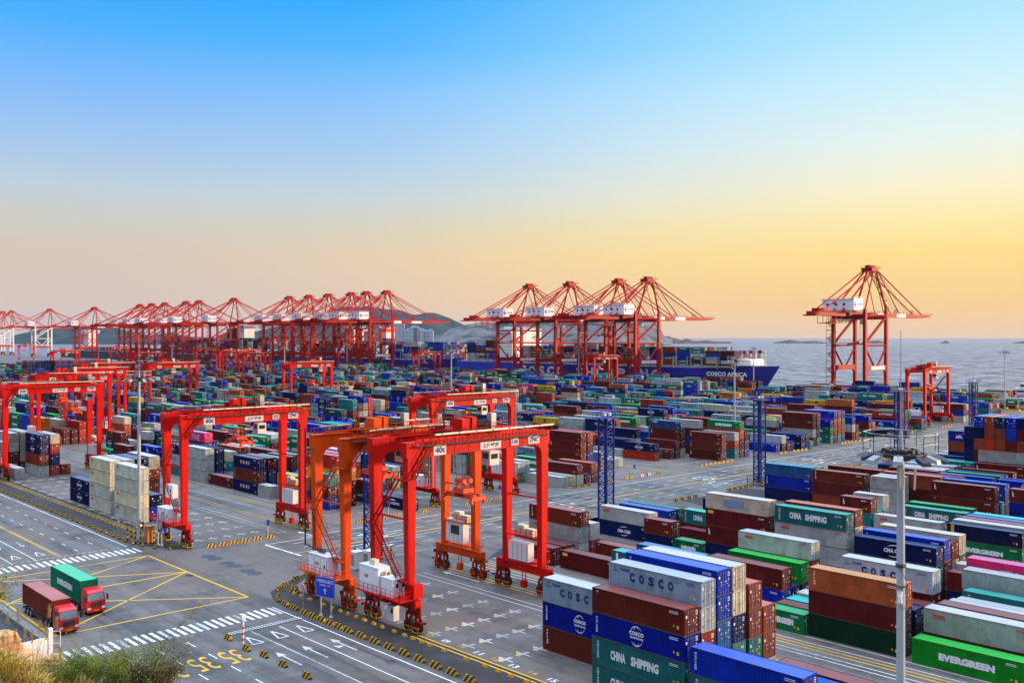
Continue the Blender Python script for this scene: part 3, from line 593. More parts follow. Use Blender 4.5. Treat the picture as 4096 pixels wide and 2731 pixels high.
for x0, _ in NEARS:
    for y in (41.6, 55.2+1, 69.6, 83.0, 96.3, 109.6):
        for r_ in range(6):
            X = x0+2.77*r_
            if not seen(X, y) or not free(X-.2, X+CW+.2, y, y+L40): continue
            if x0 < 225 and y > 80: n = rnd.choice((0, 0, 1))
            elif x0 < 225: n = rnd.choice((1, 2, 2))
            else: n = rnd.choice((1, 2, 2)) if y < 100 else rnd.choice((0, 1, 1))
            if x0 > 340 and y > 90: n = 0
            if n: add_stack(X, y+L40, 40, n*2.75, [rnd.choice(MIX) for _ in range(n)])
# stacks turned across the yard at the right edge, doors towards the camera, and a long wall of empties far left
rc = ['b', 'R', 'N', 'Ap', 'N', 'b', 'M']
for i in range(7):
    yn = 97.6-2.62*i-CW
    cs = [['b', 'N', 'R', 'M', 'b', 'N'], ['R', 'R', 'Rr', 'M', 'N', 'b'], ['N', 'R', 'R', 'b', 'M', 'M'], ['Ap', 'b', 'Mt', 'M', 'N', 'b'], ['N', 'M', 'R', 'Mt', 'b', 'N'], ['b', 'M', 'N', 'R', 'M', 'R'], ['M', 'b', 'R', 'N', 'M', 'b']][i]
    n = 6; z = 0
    for k, c in enumerate(reversed(cs)): BOX.append([257.2, yn, L40, z, HC, c, k+1, n, 'column %d of the wall turned doors outward' % (i+1), True]); z += HC
z = 0
for k, c in enumerate(['Rc', 'N', 'N', 'N', 'N']): BOX.append([257.9, 97.9, L40, z, HC, c, k+1, 5, 'end column of the wall turned doors outward', True]); z += HC
taken.append((257, 270, 78, 101)); BOX[:] = [b for b in BOX if b[9] or not (254 < b[0] < 270 and 75 < b[1]+6 < 101 and b[0] != 256.6)]
z = 0
for k, c in enumerate(['N', 'R', 'Ap']): BOX.append([276.5, 112-L20, L20, z+2.6, HC, c, k+1, 3, 'end of the quay side row by the turned wall', False]); z += HC
EM = ['N', 'N', 'b', 'N', 'M', 'N', 'R', 'b']
for i in range(24):
    for k in range(6):
        BOX.append([262+2.5*i, 905 if i < 8 else 893, L40, k*HC, HC, rnd.choice(EM), k+1, 6, 'column %d of the far wall of empties' % (i+1), False])
BOX[:] = [b for b in BOX if not (255 < b[0] < 325 and 880 < b[1] < 925 and 'empties' not in b[8])]
# ship cargo
def cargo(y0, y1, x0, nx, tiers, zd, ship, gap=14.2, mixc=MIX, skip=()):
    y = y0; bay = 0
    while y+L40 < y1:
        bay += 1; hgt = tiers(bay)
        if not any(a < y+6 < b_ for a, b_ in skip):
            cc = rnd.choice(mixc)
            for i in range(nx):
                hh = max(1, hgt-(1 if rnd.random() < .15 else 0))
                for k in range(hh):
                    if i > 1 and k < hh-2 and bay > 1: continue
                    if rnd.random() > .35: cc = rnd.choice(mixc)
                    BOX.append([x0+i*2.5, y, L40, zd+k*2.6, 2.6, cc, k+1, hh, 'row %d bay %d on %s' % (i+1, bay, ship), False])
        y += gap
SM = ['R']*6+['M']*6+['Wo']*5+['Tc']*6+['b']*7+['N']*3+['Cc']*2+['Ge']*2+['w', 'K', 'Bc', 'Bc']
cargo(417, 664, 628.5, 16, lambda b_: [5, 5, 6, 6, 6, 6, 6, 7, 6, 6, 7, 7, 6, 6, 6, 6, 6, 6][b_-1], 14.6, 'the royal blue ship', mixc=SM)
cargo(694, 748, 628.5, 16, lambda b_: 8 if b_ < 4 else 6, 14.6, 'the royal blue ship stern', mixc=SM)
cargo(775, 1060, 629.5, 14, lambda b_: 7 if b_ % 3 else 6, 15, 'the ship behind the six cranes', mixc=SM, skip=((868, 905), (958, 985)))
cargo(1150, 1500, 632, 14, lambda b_: 9, 14, 'the far laden ship', mixc=SM, skip=((1240, 1260),))
cargo(1640, 1900, 650, 8, lambda b_: 3 if b_ % 2 else 1, 14, 'the farthest dark ship', mixc=['R', 'M', 'b'])
# ---- which of them show: a small depth-sorted raster of their outlines
def proj(P):
    D = P[:, 0]*FW[0]+P[:, 1]*FW[1]; return np.stack([2048+F_PX*(P[:, 0]*RT[0]+P[:, 1]*RT[1])/D, 1350+F_PX*(CAM_H-P[:, 2])/D], 1)/4, D
def corners(b):
    x, y, L, z, h = b[:5]; dx, dy = (L, CW) if b[9] else (CW, L)
    return np.array([(x+i*dx, y+j*dy, z+k*h) for i in (0, 1) for j in (0, 1) for k in (0, 1)])
def hull(P):
    P = sorted(map(tuple, P)); 
    def half(pts):
        o = []
        for p in pts:
            while len(o) > 1 and (o[-1][0]-o[-2][0])*(p[1]-o[-2][1])-(o[-1][1]-o[-2][1])*(p[0]-o[-2][0]) <= 0: o.pop()
            o.append(p)
        return o
    return half(P)[:-1]+half(P[::-1])[:-1]
W_, H_ = 1024, 683
buf = np.zeros((H_, W_), bool); order = []
for i, b in enumerate(BOX):
    q, D = proj(corners(b)); order.append((float(D.mean()) - b[3]*.02 if D.min() > 5 else 1e9, i, q))
order.sort(key=lambda t: t[0]); VIS = [0]*len(BOX)
for D, i, q in order:
    if D > 1e8: continue
    x0 = max(0, int(q[:, 0].min())); x1 = min(W_, int(q[:, 0].max())+2); y0 = max(0, int(q[:, 1].min())); y1 = min(H_, int(q[:, 1].max())+2)
    if x1 <= x0 or y1 <= y0: continue
    hp = hull(q); yy, xx = np.mgrid[y0:y1, x0:x1]; msk = np.ones(yy.shape, bool)
    for (ax, ay), (bx, by) in zip(hp, hp[1:]+hp[:1]): msk &= ((bx-ax)*(yy+.5-ay)-(by-ay)*(xx+.5-ax)) >= 0
    sub = buf[y0:y1, x0:x1]; VIS[i] = int((msk & ~sub).sum()); sub |= msk
rank = sorted(range(len(BOX)), key=lambda i: -VIS[i]); BIG = [i for i in rank[:300] if VIS[i] > 0]; BIGSET = set(BIG)
print('containers', len(BOX), 'visible', sum(v > 0 for v in VIS), 'smallest individual', VIS[BIG[-1]])
# ---- meshes shared by every container of a size (local origin: near left bottom corner, length along +y, doors at y=0)
def corr(n, L, a, depth, duty=.5):
    pts = []; p = L/n
    for i in range(n):
        y = a+i*p; pts += [(y, 0), (y+p*.32, 0), (y+p*.5, depth), (y+p*.82, depth)]
    pts.append((a+L, 0)); return pts
def container_meshes(L, H):
    key = '%d_%d' % (int(L), int(H*10)); n = 38 if L > 7 else 19
    b = MB(); e = .012
    for x in (0, CW-.13):
        for y in (0, L-.15): b.box(x, x+.13, y, y+.15, 0, H)
        b.box(x, x+.09, .15, L-.15, 0, .16); b.box(x, x+.07, .15, L-.15, H-.10, H-.002)
    b.box(-.005, .03, .18, L-.18, .0, .055, 1); b.box(.18, CW-.18, -.005, .03, .0, .05, 1); b.box(-.004, .03, .18, L-.18, H-.035, H-.004, 1)  # dark strips standing for the shaded gap between stacked boxes
    b.box(.13, CW-.13, L-.1, L, 0, .16); b.box(.13, CW-.13, L-.1, L, H-.12, H-.002)
    b.box(.13, CW-.13, 0, .1, 0, .14); b.box(.13, CW-.13, 0, .1, H-.13, H-.002)
    b.box(.09, CW-.09, .1, L-.1, .10, .15)
    for sx, s in ((.016, 1), (CW-.016, -1)):
        pr_ = corr(n-6 if n > 20 else n-3, L-.3, .15, .05)
        for (ya, da), (yb, db) in zip(pr_[:-1], pr_[1:]): b.quad((sx+s*da, ya, .16), (sx+s*db, yb, .16), (sx+s*db, yb, H-.10), (sx+s*da, ya, H-.10))
    pr_ = corr(8, CW-.26, .13, .036)
    for (xa, da), (xb, db) in zip(pr_[:-1], pr_[1:]): b.quad((xa, L-.02-da, .16), (xb, L-.02-db, .16), (xb, L-.02-db, H-.12), (xa, L-.02-da, H-.12))
    for x in (-.004, CW-.175):
        for y in (-.004, L-.175):
            for z in (0, H-.118): b.box(x, x+.18, y, y+.18, z, z+.12, 1)
    body = b.mesh('container_body_'+key, [CP, FRM])
    r = MB(); pr_ = corr(n+6, L-.4, .2, .022)
    for (ya, da), (yb, db) in zip(pr_[:-1], pr_[1:]): r.quad((.05, ya, H-.012-da), (CW-.05, ya, H-.012-da), (CW-.05, yb, H-.012-db), (.05, yb, H-.012-db))
    r.box(.1, CW-.1, .02, .22, H-.03, H-.006); r.box(.1, CW-.1, L-.22, L-.02, H-.03, H-.006)
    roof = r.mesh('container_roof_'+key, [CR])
    ds = []
    for side in (0, 1):
        d = MB(); x0 = .135+side*(CW-.27)/2; x1 = x0+(CW-.27)/2-.012
        d.box(x0, x1, .045, .075, .15, H-.14)
        for k in range(5):
            z = .28+k*(H-.5)/5; d.hexa([(x0+.05, .03, z), (x1-.05, .03, z), (x1-.05, .05, z), (x0+.05, .05, z), (x0+.05, .03, z+(H-.5)/5*.5), (x1-.05, .03, z+(H-.5)/5*.5), (x1-.05, .05, z+(H-.5)/5*.62), (x0+.05, .05, z+(H-.5)/5*.62)])
        w = x1-x0
        if side == 0: d.box(x0+.1, x0+.32, .022, .03, H*.66, H*.66+.28, 1); d.box(x0+.14, x0+.28, .022, .03, H*.2, H*.2+.26, 3); d.box(x0+.42, x0+.6, .022, .03, H*.5, H*.5+.12, 1)
        else:
            for q in range(3): d.box(x0+.55, x0+.98, .022, .03, H*.84-q*.17, H*.84-q*.17+.07, 1)
            d.box(x0+.15, x0+.36, .022, .03, H*.48, H*.48+.2, 2); d.box(x0+.6, x0+.9, .022, .03, H*.3, H*.3+.06, 1); d.box(x0+.65, x0+.85, .022, .03, H*.56, H*.56+.1, 1)
        ds.append(d.mesh('container_door_%d_%s' % (side, key), [CP, STK, TXY, TXK]))
    bars = []
    for fx in (.2, .42, .57, .79):
        m_ = MB(); x = .13+(CW-.26)*fx
        m_.tube((x, .012, .08), (x, .012, H-.08), .024, 6)
        for z in (.3, H*.5, H-.35): m_.box(x-.05, x+.05, -.004, .04, z, z+.07)
        m_.box(x-.02, x+.3 if fx < .5 else x+.02, -.01, .02, 1.05, 1.1) if fx < .5 else m_.box(x-.3, x+.02, -.01, .02, 1.05, 1.1)
        bars.append(m_.mesh('locking_bar_'+key, [GRY]))
    return body, roof, ds, bars
CM = {(L, H): container_meshes(L, H) for L in (L40, L20) for H in (HC, ST, 2.6)}
def cyrl(mb, x, u0, v0, w, h, m, k=3, t=.05):   # two arcs, as on the navy boxes
    pass
def lettering(key, L, H):
    mb = MB(); x = -.006; s = L/L40
    def t(body, u, v, w, h, m=0, bold=.03, sp=1.0): put_text(mb, body, (x, L-u, v), (0, -1, 0), (0, 0, 1), w, h, m, bold, sp)
    def vert(body, u, v, h, m=0, bold=.03, step=1.12):
        for i, ch in enumerate(body): put_text(mb, ch, (x, L-u, v-h-i*h*step), (0, -1, 0), (0, 0, 1), None if ord(ch) < 999 else h, h, m, bold)
    def rect_(u, v, w, h, m=0, dx=0): mb.quad((x-dx, L-u, v), (x-dx, L-u-w, v), (x-dx, L-u-w, v+h), (x-dx, L-u, v+h), m)
    def arc(cu, cv, ru, rv, a0, a1, th, m=0, n=14):
        for i in range(n):
            p = [a0+(a1-a0)*(i+j)/n for j in (0, 1)]; th_ = [th*math.sin(math.pi*(i+j)/n)*.9+th*.1 for j in (0, 1)]
            q = [(cu+ru*math.cos(R(a)), cv+rv*math.sin(R(a))) for a in p]; q2 = [(cu+(ru-k_)*math.cos(R(a)), cv+(rv-k_)*math.sin(R(a))) for a, k_ in zip(p, th_)]
            mb.quad((x, L-q[0][0], q[0][1]), (x, L-q[1][0], q[1][1]), (x, L-q2[1][0], q2[1][1]), (x, L-q2[0][0], q2[0][1]), m)
    m0 = TXW
    c = L/2
    if key == 'COSCO':
        for i, ch in enumerate('COSCO'): t(ch, (2.9+1.28*i)*s+(.5 if s < 1 else 0), H*.38, .74*max(s, .8), .98, 0, .06)
        arc(.95*s, H*.80, .22, .22, 0, 360, .06); rect_(.6*s, H*.68, .8*s, .07); t('中远集团', 1.6*s, H*.74, 1.35*s, .34, 0, .02); m0 = TXN
    elif key == 'CS':
        t('COSCO', c-.95, H*.5, 1.9, .42, 0, .05, 1.05); t('SHIPPING', c-.85, H*.36, 1.75, .24, 0, .03, 1.05)
        arc(c, H*.5, .85, 1.0, 35, 175, .09); arc(c, H*.46, .85, 1.0, 215, 340, .09); arc(c, H*.55, .4, .85, 30, 160, .08); arc(c, H*.4, .4, .8, 210, 330, .08)
        vert('中远海运集团', .55, H*.86, .26, 0, .01)
    elif key == 'vert': vert('中远海运集团', .55, H*.86, .26, 0, .01)
    elif key == 'CHINA':
        t('CHINA', 2.6*s, H*.32, 2.05*s, 1.0, 0, .05); t('SHIPPING', 5.35*s, H*.32, 3.6*s, 1.0, 0, .05)
        if s == 1: vert('中国海运集团', .7, H*.88, .28, 0, .01)
    elif key == 'OOCL': t('OOCL', 1.1*s, H*.64, 1.5*max(s, .7), .48, 0, .08); m0 = TXR
    elif key == 'CMA':
        t('CMA CGM', c-1.55, H*.36, 3.1, .62, 0, .045); arc(c+.1, H*.45, 1.5, .95, 60, 140, .12); arc(c-.1, H*.5, 1.5, .95, 240, 320, .12)
    elif key == 'EVERGREEN': t('EVERGREEN', c-3.0*s, H*.36, 6.1*s, .82, 0, .075)
    elif key == 'tex': vert('tex', .55, H*.86, .36, 0, .04, 1.05)
    elif key == 'TRITON': vert('TRITON', .7, H*.88, .26, 0, .05, 1.12)
    elif key == 'F': rect_(.55, H*.74, .42, .52, 1); rect_(.6, H*.86, .3, .14, 2, .004); t('F', .64, H*.76, .2, .34, 2, .06); m0 = TXW
    elif key == 'BEACON': rect_(.5, H*.72, 1.1, .52, 2); t('BEACON', .58, H*.75, .95, .26, 0, .02)
    elif key == 'UES': vert('UES', .7, H*.9, .42, 0, .06)
    elif key == 'CAI': t('CAI', .7, H*.66, 1.1, .5, 0, .07)
    elif key == 'HYUNDAI': t('HYUNDAI', c-2.2, H*.42, 4.4, .75, 0, .06); mb.poly([(x, L-(c-3.6), H*.42), (x, L-(c-2.5), H*.42), (x, L-(c-2.9), H*.7)], 0)
    elif key == 'Hapag-Lloyd': t('Hapag-Lloyd', c-2.3, H*.4, 5.4, .8, 0, .015); rect_(c-4, H*.38, .35, .95); mb.poly([(x, L-(c-3.6), H*.38), (x, L-(c-2.9), H*.5), (x, L-(c-3.6), H*.62)], 0); m0 = TXN
    elif key == 'ZIM': t('ZIM', c-1.2, H*.32, 2.4, 1.1, 0, .08); m0 = TXK
    elif key == 'seaco': t('GE', .6, H*.74, .5, .4, 3, .05); t('seaco', 1.15, H*.72, 1.9, .42, 0, .06)
    elif key == 'ITALIA': t('ITALIA', c-1.6, H*.4, 3.2, .8, 0, .05)
    elif key == 'APL': t('APL', c-1.0, H*.3, 2.0, .8, 0, .07); rect_(c-1.0, H*.66, 2.0, .12, 3)
    elif key == 'WAN':
        for i, (ch, mm) in enumerate((('W', 0), ('A', 3), ('N', 0), (' ', 0), ('H', 0), ('A', 3), ('I', 0))):
            if ch != ' ': t(ch, 3.6+i*.72, H*.4, .55 if ch != 'I' else .2, .8, mm, .07)
    elif key == 'orange': rect_(.7, H*.3, .5, 1.7, 2); vert('RAIL', .82, H*.86, .3, 1, .04)
    elif key == 'NYK': t('NYK LOGISTICS', c-2.4, H*.36, 4.8, .5, 0, .04); arc(c, H*.62, 1.2, .5, 20, 160, .3)
    elif key == 'CAPITAL': t('CAPITAL', c-1.7, H*.52, 3.4, .55, 0, .03)
    elif key == 'DOOLEY': rect_(.9, H*.12, .42, 2.0, 0); 
    elif key == 'IRISL': t('IRISL', c-2.4, H*.3, 4.0, 1.25, 0, .03, 1.25); m0 = TXR
    elif key == 'patch': rect_(3.6, H*.28, 4.0, H*.46); rect_(7.9, H*.22, .25, .5); m0 = BMP
    elif key == 'ONE':
        for (a_, b_, w, h) in ((4.3, .35, .3, 1.6), (5.5, .35, .3, 1.6), (4.3, 1.75, 1.5, .26)): rect_(a_, b_, w, h)
        t('NE', 6.1, .35, 2.9, 1.6, 0, .02); m0 = PNKL
    elif key == 'MSC': t('m', c-.6, H*.5, 1.2, .7, 0, .1); t('SC', c-.5, H*.22, 1.0, .45, 0, .06); m0 = TXK
    elif key == 'MSCy': t('m', c-.6, H*.5, 1.2, .7, 0, .1); t('SC', c-.5, H*.22, 1.0, .45, 0, .06); m0 = TXY
    elif key == 'MAERSK': t('MAERSK', c-2.0, H*.36, 4.6, .75, 0, .05); rect_(c-3.5, H*.32, 1.1, 1.0, 1); m0 = TXK
    elif key == 'dot': rect_(.9, H*.78, .25, .22)
    if key not in ('patch', 'ONE', 'dot', 'DOOLEY'):
        for q in range(2): rect_(L-1.9, H*.84-q*.16, 1.1, .06)
    return mb.mesh('lettering_'+key, [m0, TXN, TXY, TXR]) if mb.v else None
BMP = noise_mat('faded_blue_patch', (.16, .30, .45), .6, .3, 2, dirt=(.4, .36, .27), dirt_amt=.45); PNKL = noise_mat('pale_pink_lettering', (.72, .5, .58), .6, .08, 2)
WARN = MB(); WARN.poly([(-.007, 1.45, .7), (-.007, 1.2, .7), (-.007, 1.325, .95)]); WARN.quad((-.007, .95, .55), (-.007, .7, .55), (-.007, .7, .9), (-.007, .95, .9)); WARNM = WARN.mesh('warning_mark', [TXY])
LET = {}
def letm(key, L, H):
    k = (key, L, H)
    if k not in LET: LET[k] = lettering(key, L, H)
    return LET[k]
LV = {1: 'bottom', 2: 'second', 3: 'third', 4: 'fourth', 5: 'fifth', 6: 'sixth', 7: 'seventh', 8: 'eighth', 9: 'ninth'}
seenlab = set()
for rk, i in enumerate(BIG):
    X, Y, L, z, H, code, lev, n, place, rot = BOX[i]; colr, words, key, kw = PAL[code]; H = min((HC, ST, 2.6), key=lambda v: abs(v-H))
    j = random.Random(i*7+3); jj = j.uniform(.82, 1.15); colr = tuple(max(0, c*jj*j.uniform(.97, 1.03)) for c in colr)
    lv = 'top' if lev == n and n > 1 else LV.get(lev, 'upper')
    wd = words+(' short' if L < 7 else '')
    lab = '%s container with %s, %s layer, %s' % (wd, kw, lv, place) if kw else '%s container, %s layer, %s' % (wd, lv, place)
    if len(lab.split()) > 16: lab = '%s lettered container, %s layer, %s' % (wd, lv, place)
    if lab in seenlab: lab = lab.replace(' container', ' box', 1) if 'container' in lab else lab
    kk = 2
    while lab in seenlab: lab = '%s container, %s layer, %s side %d' % (words, lv, place, kk); kk += 1
    seenlab.add(lab)
    if len(lab.split()) > 16: print('LONG', lab)
    o = empty('shipping_container', (X, Y, z), 0, lab, 'container', 'shipping containers stacked in the terminal')
    if rot: o.rotation_euler.z = R(-90); o.location = (X, Y+CW, z)
    body, roof, ds, bars = CM[(L, H)]
    inst('body', body, o, color=colr)
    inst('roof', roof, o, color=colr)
    if BOX[i][2] and not (code == 'Wr'):
        for side in (0, 1):
            d = inst('door', ds[side], o, color=colr)
            if rk < 170:
                for q in (0, 1): inst('locking_bar', bars[side*2+q], d)
    if key:
        lm = letm(key, L, H)
        if lm: inst('lettering', lm, o)
    if rk < 120: inst('warning_mark', WARNM, o)
# ---- all smaller ones as one mesh
V = []; F_ = []; C_ = []; MI = []
tmplF = ((0,3,2,1),(4,5,6,7),(0,1,5,4),(1,2,6,5),(2,3,7,6),(3,0,4,7))
nlet = 0
for i, b in enumerate(BOX):
    if i in BIGSET: continue
    X, Y, L, z, H, code, lev, n, place, rot = b; colr, words, key, kw = PAL[code]
    if VIS[i] == 0 and (b[3] > 13 and X > 620 or Y > 560): continue
    j = random.Random(i*7+3); jj = j.uniform(.75, 1.2); colr = tuple(max(0, c*jj*j.uniform(.96, 1.04)) for c in colr); dx, dy = (L, CW) if rot else (CW, L)
    def bx(x0, x1, y0, y1, z0, z1, c_, mi=0):
        k = len(V); V.extend([(x0,y0,z0),(x1,y0,z0),(x1,y1,z0),(x0,y1,z0),(x0,y0,z1),(x1,y0,z1),(x1,y1,z1),(x0,y1,z1)])
        for f in tmplF: F_.append(tuple(k+q for q in f)); C_.append(c_); MI.append(mi)
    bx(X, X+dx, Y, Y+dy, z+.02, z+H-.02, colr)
    C_[-5] = tuple(min(.46, c*m_+a_) for c, m_, a_ in zip(colr, (1.7, 2.1, 1.7), (.012, .022, .03)))     # bleached roof, sky sheen painted into the top face
    if VIS[i] > 5 and not rot:
        dk = tuple(c*.35 for c in colr); lt = tuple(min(1, c*1.3+.03) for c in colr)
        bx(X+.16, X+.19, Y-.02, Y-.001, z+.15, z+H-.15, dk)
        for fx in (.25, .45, .6, .8): bx(X+CW*fx-.03, X+CW*fx+.03, Y-.03, Y-.001, z+.1, z+H-.1, (.3, .3, .3))
        bx(X+.35, X+.6, Y-.035, Y-.002, z+H*.6, z+H*.72, (.6, .6, .6)); bx(X+1.5, X+2.0, Y-.035, Y-.002, z+H*.75, z+H*.83, (.55, .55, .55))
        bx(X-.012, X-.001, Y, Y+.14, z, z+H, dk); bx(X-.012, X-.001, Y+L-.14, Y+L, z, z+H, dk); bx(X-.012, X-.001, Y+.14, Y+L-.14, z, z+.12, dk)
        nr = int(L/1.5)
        for q in range(nr): bx(X-.006, X-.0005, Y+.2+q*1.5, Y+.2+q*1.5+.5, z+.13, z+H-.05, tuple(c*.8 for c in colr))
    if key and VIS[i] > 14 and not rot:
        lm = letm(key, L, min((HC, ST, 2.6), key=lambda v: abs(v-H)))
        if lm and len(lm.vertices) < 900:
            nlet += 1; k = len(V); V.extend([(v.co.x+X-.02, v.co.y+Y, v.co.z+z) for v in lm.vertices])
            lc = {'OOCL': (.7, .02, .02), 'COSCO': (.01, .02, .16), 'IRISL': (.7, .02, .02), 'Hapag-Lloyd': (.01, .02, .16), 'MSC': (.02, .02, .02), 'MAERSK': (.02, .02, .02), 'patch': (.2, .3, .4)}.get(key, (.8, .8, .8))
            for p in lm.polygons: F_.append(tuple(k+q for q in p.vertices)); C_.append(lc); MI.append(0)
me = bpy.data.meshes.new('container_stacks'); me.from_pydata(V, [], F_); me.materials.append(CS)
ca = me.color_attributes.new('Col', 'FLOAT_COLOR', 'CORNER'); lt_ = np.repeat(np.array(C_), [len(f) for f in F_], axis=0); ca.data.foreach_set('color', np.hstack([lt_, np.ones((len(lt_), 1))]).ravel())
me.update(); o = bpy.data.objects.new('container_stacks', me); COL.objects.link(o)
tag(o, 'mass of far coloured containers filling the yard and the ships', 'container stacks', kind='stuff')
print('stack mesh faces', len(F_), 'letterings', nlet)
# ------------------------------------------------------------------ rubber tyred gantry cranes
SP = 24.1                       # wheel track span along x; local origin on the near track, centre of the crane in y
def sign(parent, body, x, y, z, w, h, mat, plate=WHT, th=.06):
    """plate on a face looking towards -y... local -y side; reads along +x"""
    p = MB(); p.box(x, x+w, y-th, y, z, z+h); o = p.build('sign_plate', plate, parent)
    t = MB(); put_text(t, body, (x+w*.1, y-th-.01, z+h*.18), (1,0,0), (0,0,1), w*.8, h*.64, 0, .05); t.build('lettering', mat, o)
    return o
def sign_x(parent, body, x, y, z, w, h, mat, plate=WHT, th=.06, frac=.8):
    """plate on a face looking towards -x; reads along -y"""
    p = MB(); p.box(x-th, x, y-w, y, z, z+h); o = p.build('sign_plate', plate, parent)
    t = MB(); put_text(t, body, (x-th-.01, y-w*(1-frac)/2, z+h*.18), (0,-1,0), (0,0,1), w*frac, h*.64, 0, .05); t.build('lettering', mat, o)
    return o
def rtg(X0, Yc, num, load, mat, spx, spz, detail, label, H=24.2, stair=True, white_stair=False, flip=False):
    o = empty('gantry_crane', (X0, Yc, 0), 0, label, 'gantry crane', 'rubber tyred gantry cranes over the stacks')
    W = SP; dk = ORG_SHADED if mat is ORG else RED_SHADED
    for s in (-1, 1):
        yg = s*3.75
        g = MB()      # girder: box beam with deeper ends
        g.box(-1.0, W+1.0, yg-.62, yg+.62, H-1.9, H)
        g.box(-1.05, W+1.05, yg-.75, yg+.75, H, H+.07); 
        g.beam((1.0, yg, H+.22), (W-1.0, yg, H+.22), .12, .3)                   # trolley rail
        for x in np.linspace(2, W-2, 9): g.box(x-.03, x+.03, yg-.66, yg+.66, H-1.88, H-.02)
        g.build('girder', mat, o)
        for x0, sg in ((0, 1), (W, -1)):
            l = MB()
            # leg as a tapering box, with a rounded haunch into the girder
            t = 1.15; bt = .85
            xa, xb = (x0-.8, x0-.8+t+.25) if sg > 0 else (x0+.8-t-.25, x0+.8)
            l.hexa([(x0-bt/2, yg-.5, 4.2), (x0+bt/2, yg-.5, 4.2), (x0+bt/2, yg+.5, 4.2), (x0-bt/2, yg+.5, 4.2), (xa, yg-.6, H-1.9), (xb, yg-.6, H-1.9), (xb, yg+.6, H-1.9), (xa, yg+.6, H-1.9)])
            xi = xb if sg > 0 else xa; n = 7; R_ = 1.5; pr = (xi, H-1.9-R_-.2)
            k = [(xi, H-1.9-R_-.6)]+[(xi+sg*R_*(1-math.cos(a)), H-1.9-R_+R_*math.sin(a)) for a in np.linspace(0, math.pi/2, n)]
            for (ax, az), (bx, bz) in zip(k[:-1], k[1:]):
                l.quad((ax, yg-.598, az), (bx, yg-.598, bz), (bx, yg-.598, H-1.88), (ax-.0, yg-.598, H-1.88)) if bx != ax else None
                l.quad((ax, yg+.598, az), (bx, yg+.598, bz), (bx, yg+.598, H-1.88), (ax, yg+.598, H-1.88)) if bx != ax else None
                l.quad((ax, yg-.6, az), (ax, yg+.6, az), (bx, yg+.6, bz), (bx, yg-.6, bz))
            for z in (9, 13.5, 18): l.box(x0-.02, x0+.02, yg-.56, yg-.5, z, z+.3)
            l.build('leg', mat, o)
        h = MB()
        yo = yg+s*1.5; zf = H-.35; ya, yb = sorted((yg+s*.62, yo))
        h.box(.2, W-.2, ya, yb, zf-.06, zf, 1)
        h.rail([(-.2, yo, zf), (W+.6, yo, zf)], 1.15, 1.3, .07 if detail else .09)
        h.rail([(-.9, yg-s*.62, H+.05), (W+.9, yg-s*.62, H+.05)], 1.1, 2.2, .06, mid=False)
        for x in np.arange(.6, W, 1.3 if detail else 2.6): h.beam((x, yo, zf-.05), (x, yg+s*.6, zf-.4), .09)
        h.build('walkway_railing', [dk, DARK], o)
        if s < 0 or detail:
            c = MB(); c.box(3.0 if s < 0 else 1.5, W+.9 if s < 0 else W-2, yo-.14, yo+.22, H+.86, H+1.06)
            for x in np.arange(4, W, 3): c.box(x, x+.12, yo-.16, yo+.24, H+.84, H+1.09, 1)
            c.build('cable_tray', [CREAM, DARK], o)
    # bottom: sill beams along y, bogies and wheels
    for side, x0 in enumerate((0, W)):
        b = MB(); b.box(x0-.5, x0+.5, -5.6, 5.6, 3.0, 4.2); b.box(x0-.7, x0+.7, -4.6, 4.6, 4.2, 4.28)
        b.build('sill_beam', mat, o); b = MB(); b.tube((x0, -3.3, 14.2), (x0, 3.3, 14.2), .14, 8); b.build('tie_beam', mat, o)
        for sy in (-1, 1):
            bg = MB(); yc = sy*4.55
            bg.hexa([(x0-.35, yc-1.2, 2.3), (x0+.35, yc-1.2, 2.3), (x0+.35, yc+1.2, 2.3), (x0-.35, yc+1.2, 2.3), (x0-.45, yc-.6, 3.0), (x0+.45, yc-.6, 3.0), (x0+.45, yc+.6, 3.0), (x0-.45, yc+.6, 3.0)])
            for wy in (-.95, .95):
                bg.box(x0-.42, x0-.3, yc+wy-.22, yc+wy+.22, .75, 2.4); bg.box(x0+.3, x0+.42, yc+wy-.22, yc+wy+.22, .75, 2.4)
            bg.tube((x0, yc+sy*1.2, 2.0), (x0, yc+sy*1.2, 3.4), .28, 10); bg.box(x0-.3, x0+.3, yc+sy*1.3, yc+sy*2.0, 1.4, 1.55); bg.box(x0-.5, x0+.5, yc+sy*1.95, yc+sy*2.05, 1.3, 1.6)
            if detail:
                q = random.Random(int(X0*10+Yc*7+sy*3+side))
                for _ in range(9):
                    bx_ = x0+q.uniform(-.75, .45); by_ = yc+q.uniform(-1.5, 1.5); bz_ = q.uniform(1.3, 3.6); bg.box(bx_, bx_+q.uniform(.12, .4), by_, by_+q.uniform(.12, .45), bz_, bz_+q.uniform(.12, .6), q.choice((0, 1, 1)))
                for _ in range(6):
                    a_ = (x0+q.uniform(-.8, .5), yc+q.uniform(-1.4, 1.4), q.uniform(1, 2.4)); bg.tube(a_, (a_[0]+q.uniform(-.2, .2), a_[1]+q.uniform(-.9, .9), a_[2]+q.uniform(.5, 1.6)), .035, 5, m=q.choice((0, 1, 1)))
            bg.build('bogie', [dk if detail else mat, DARK], o)
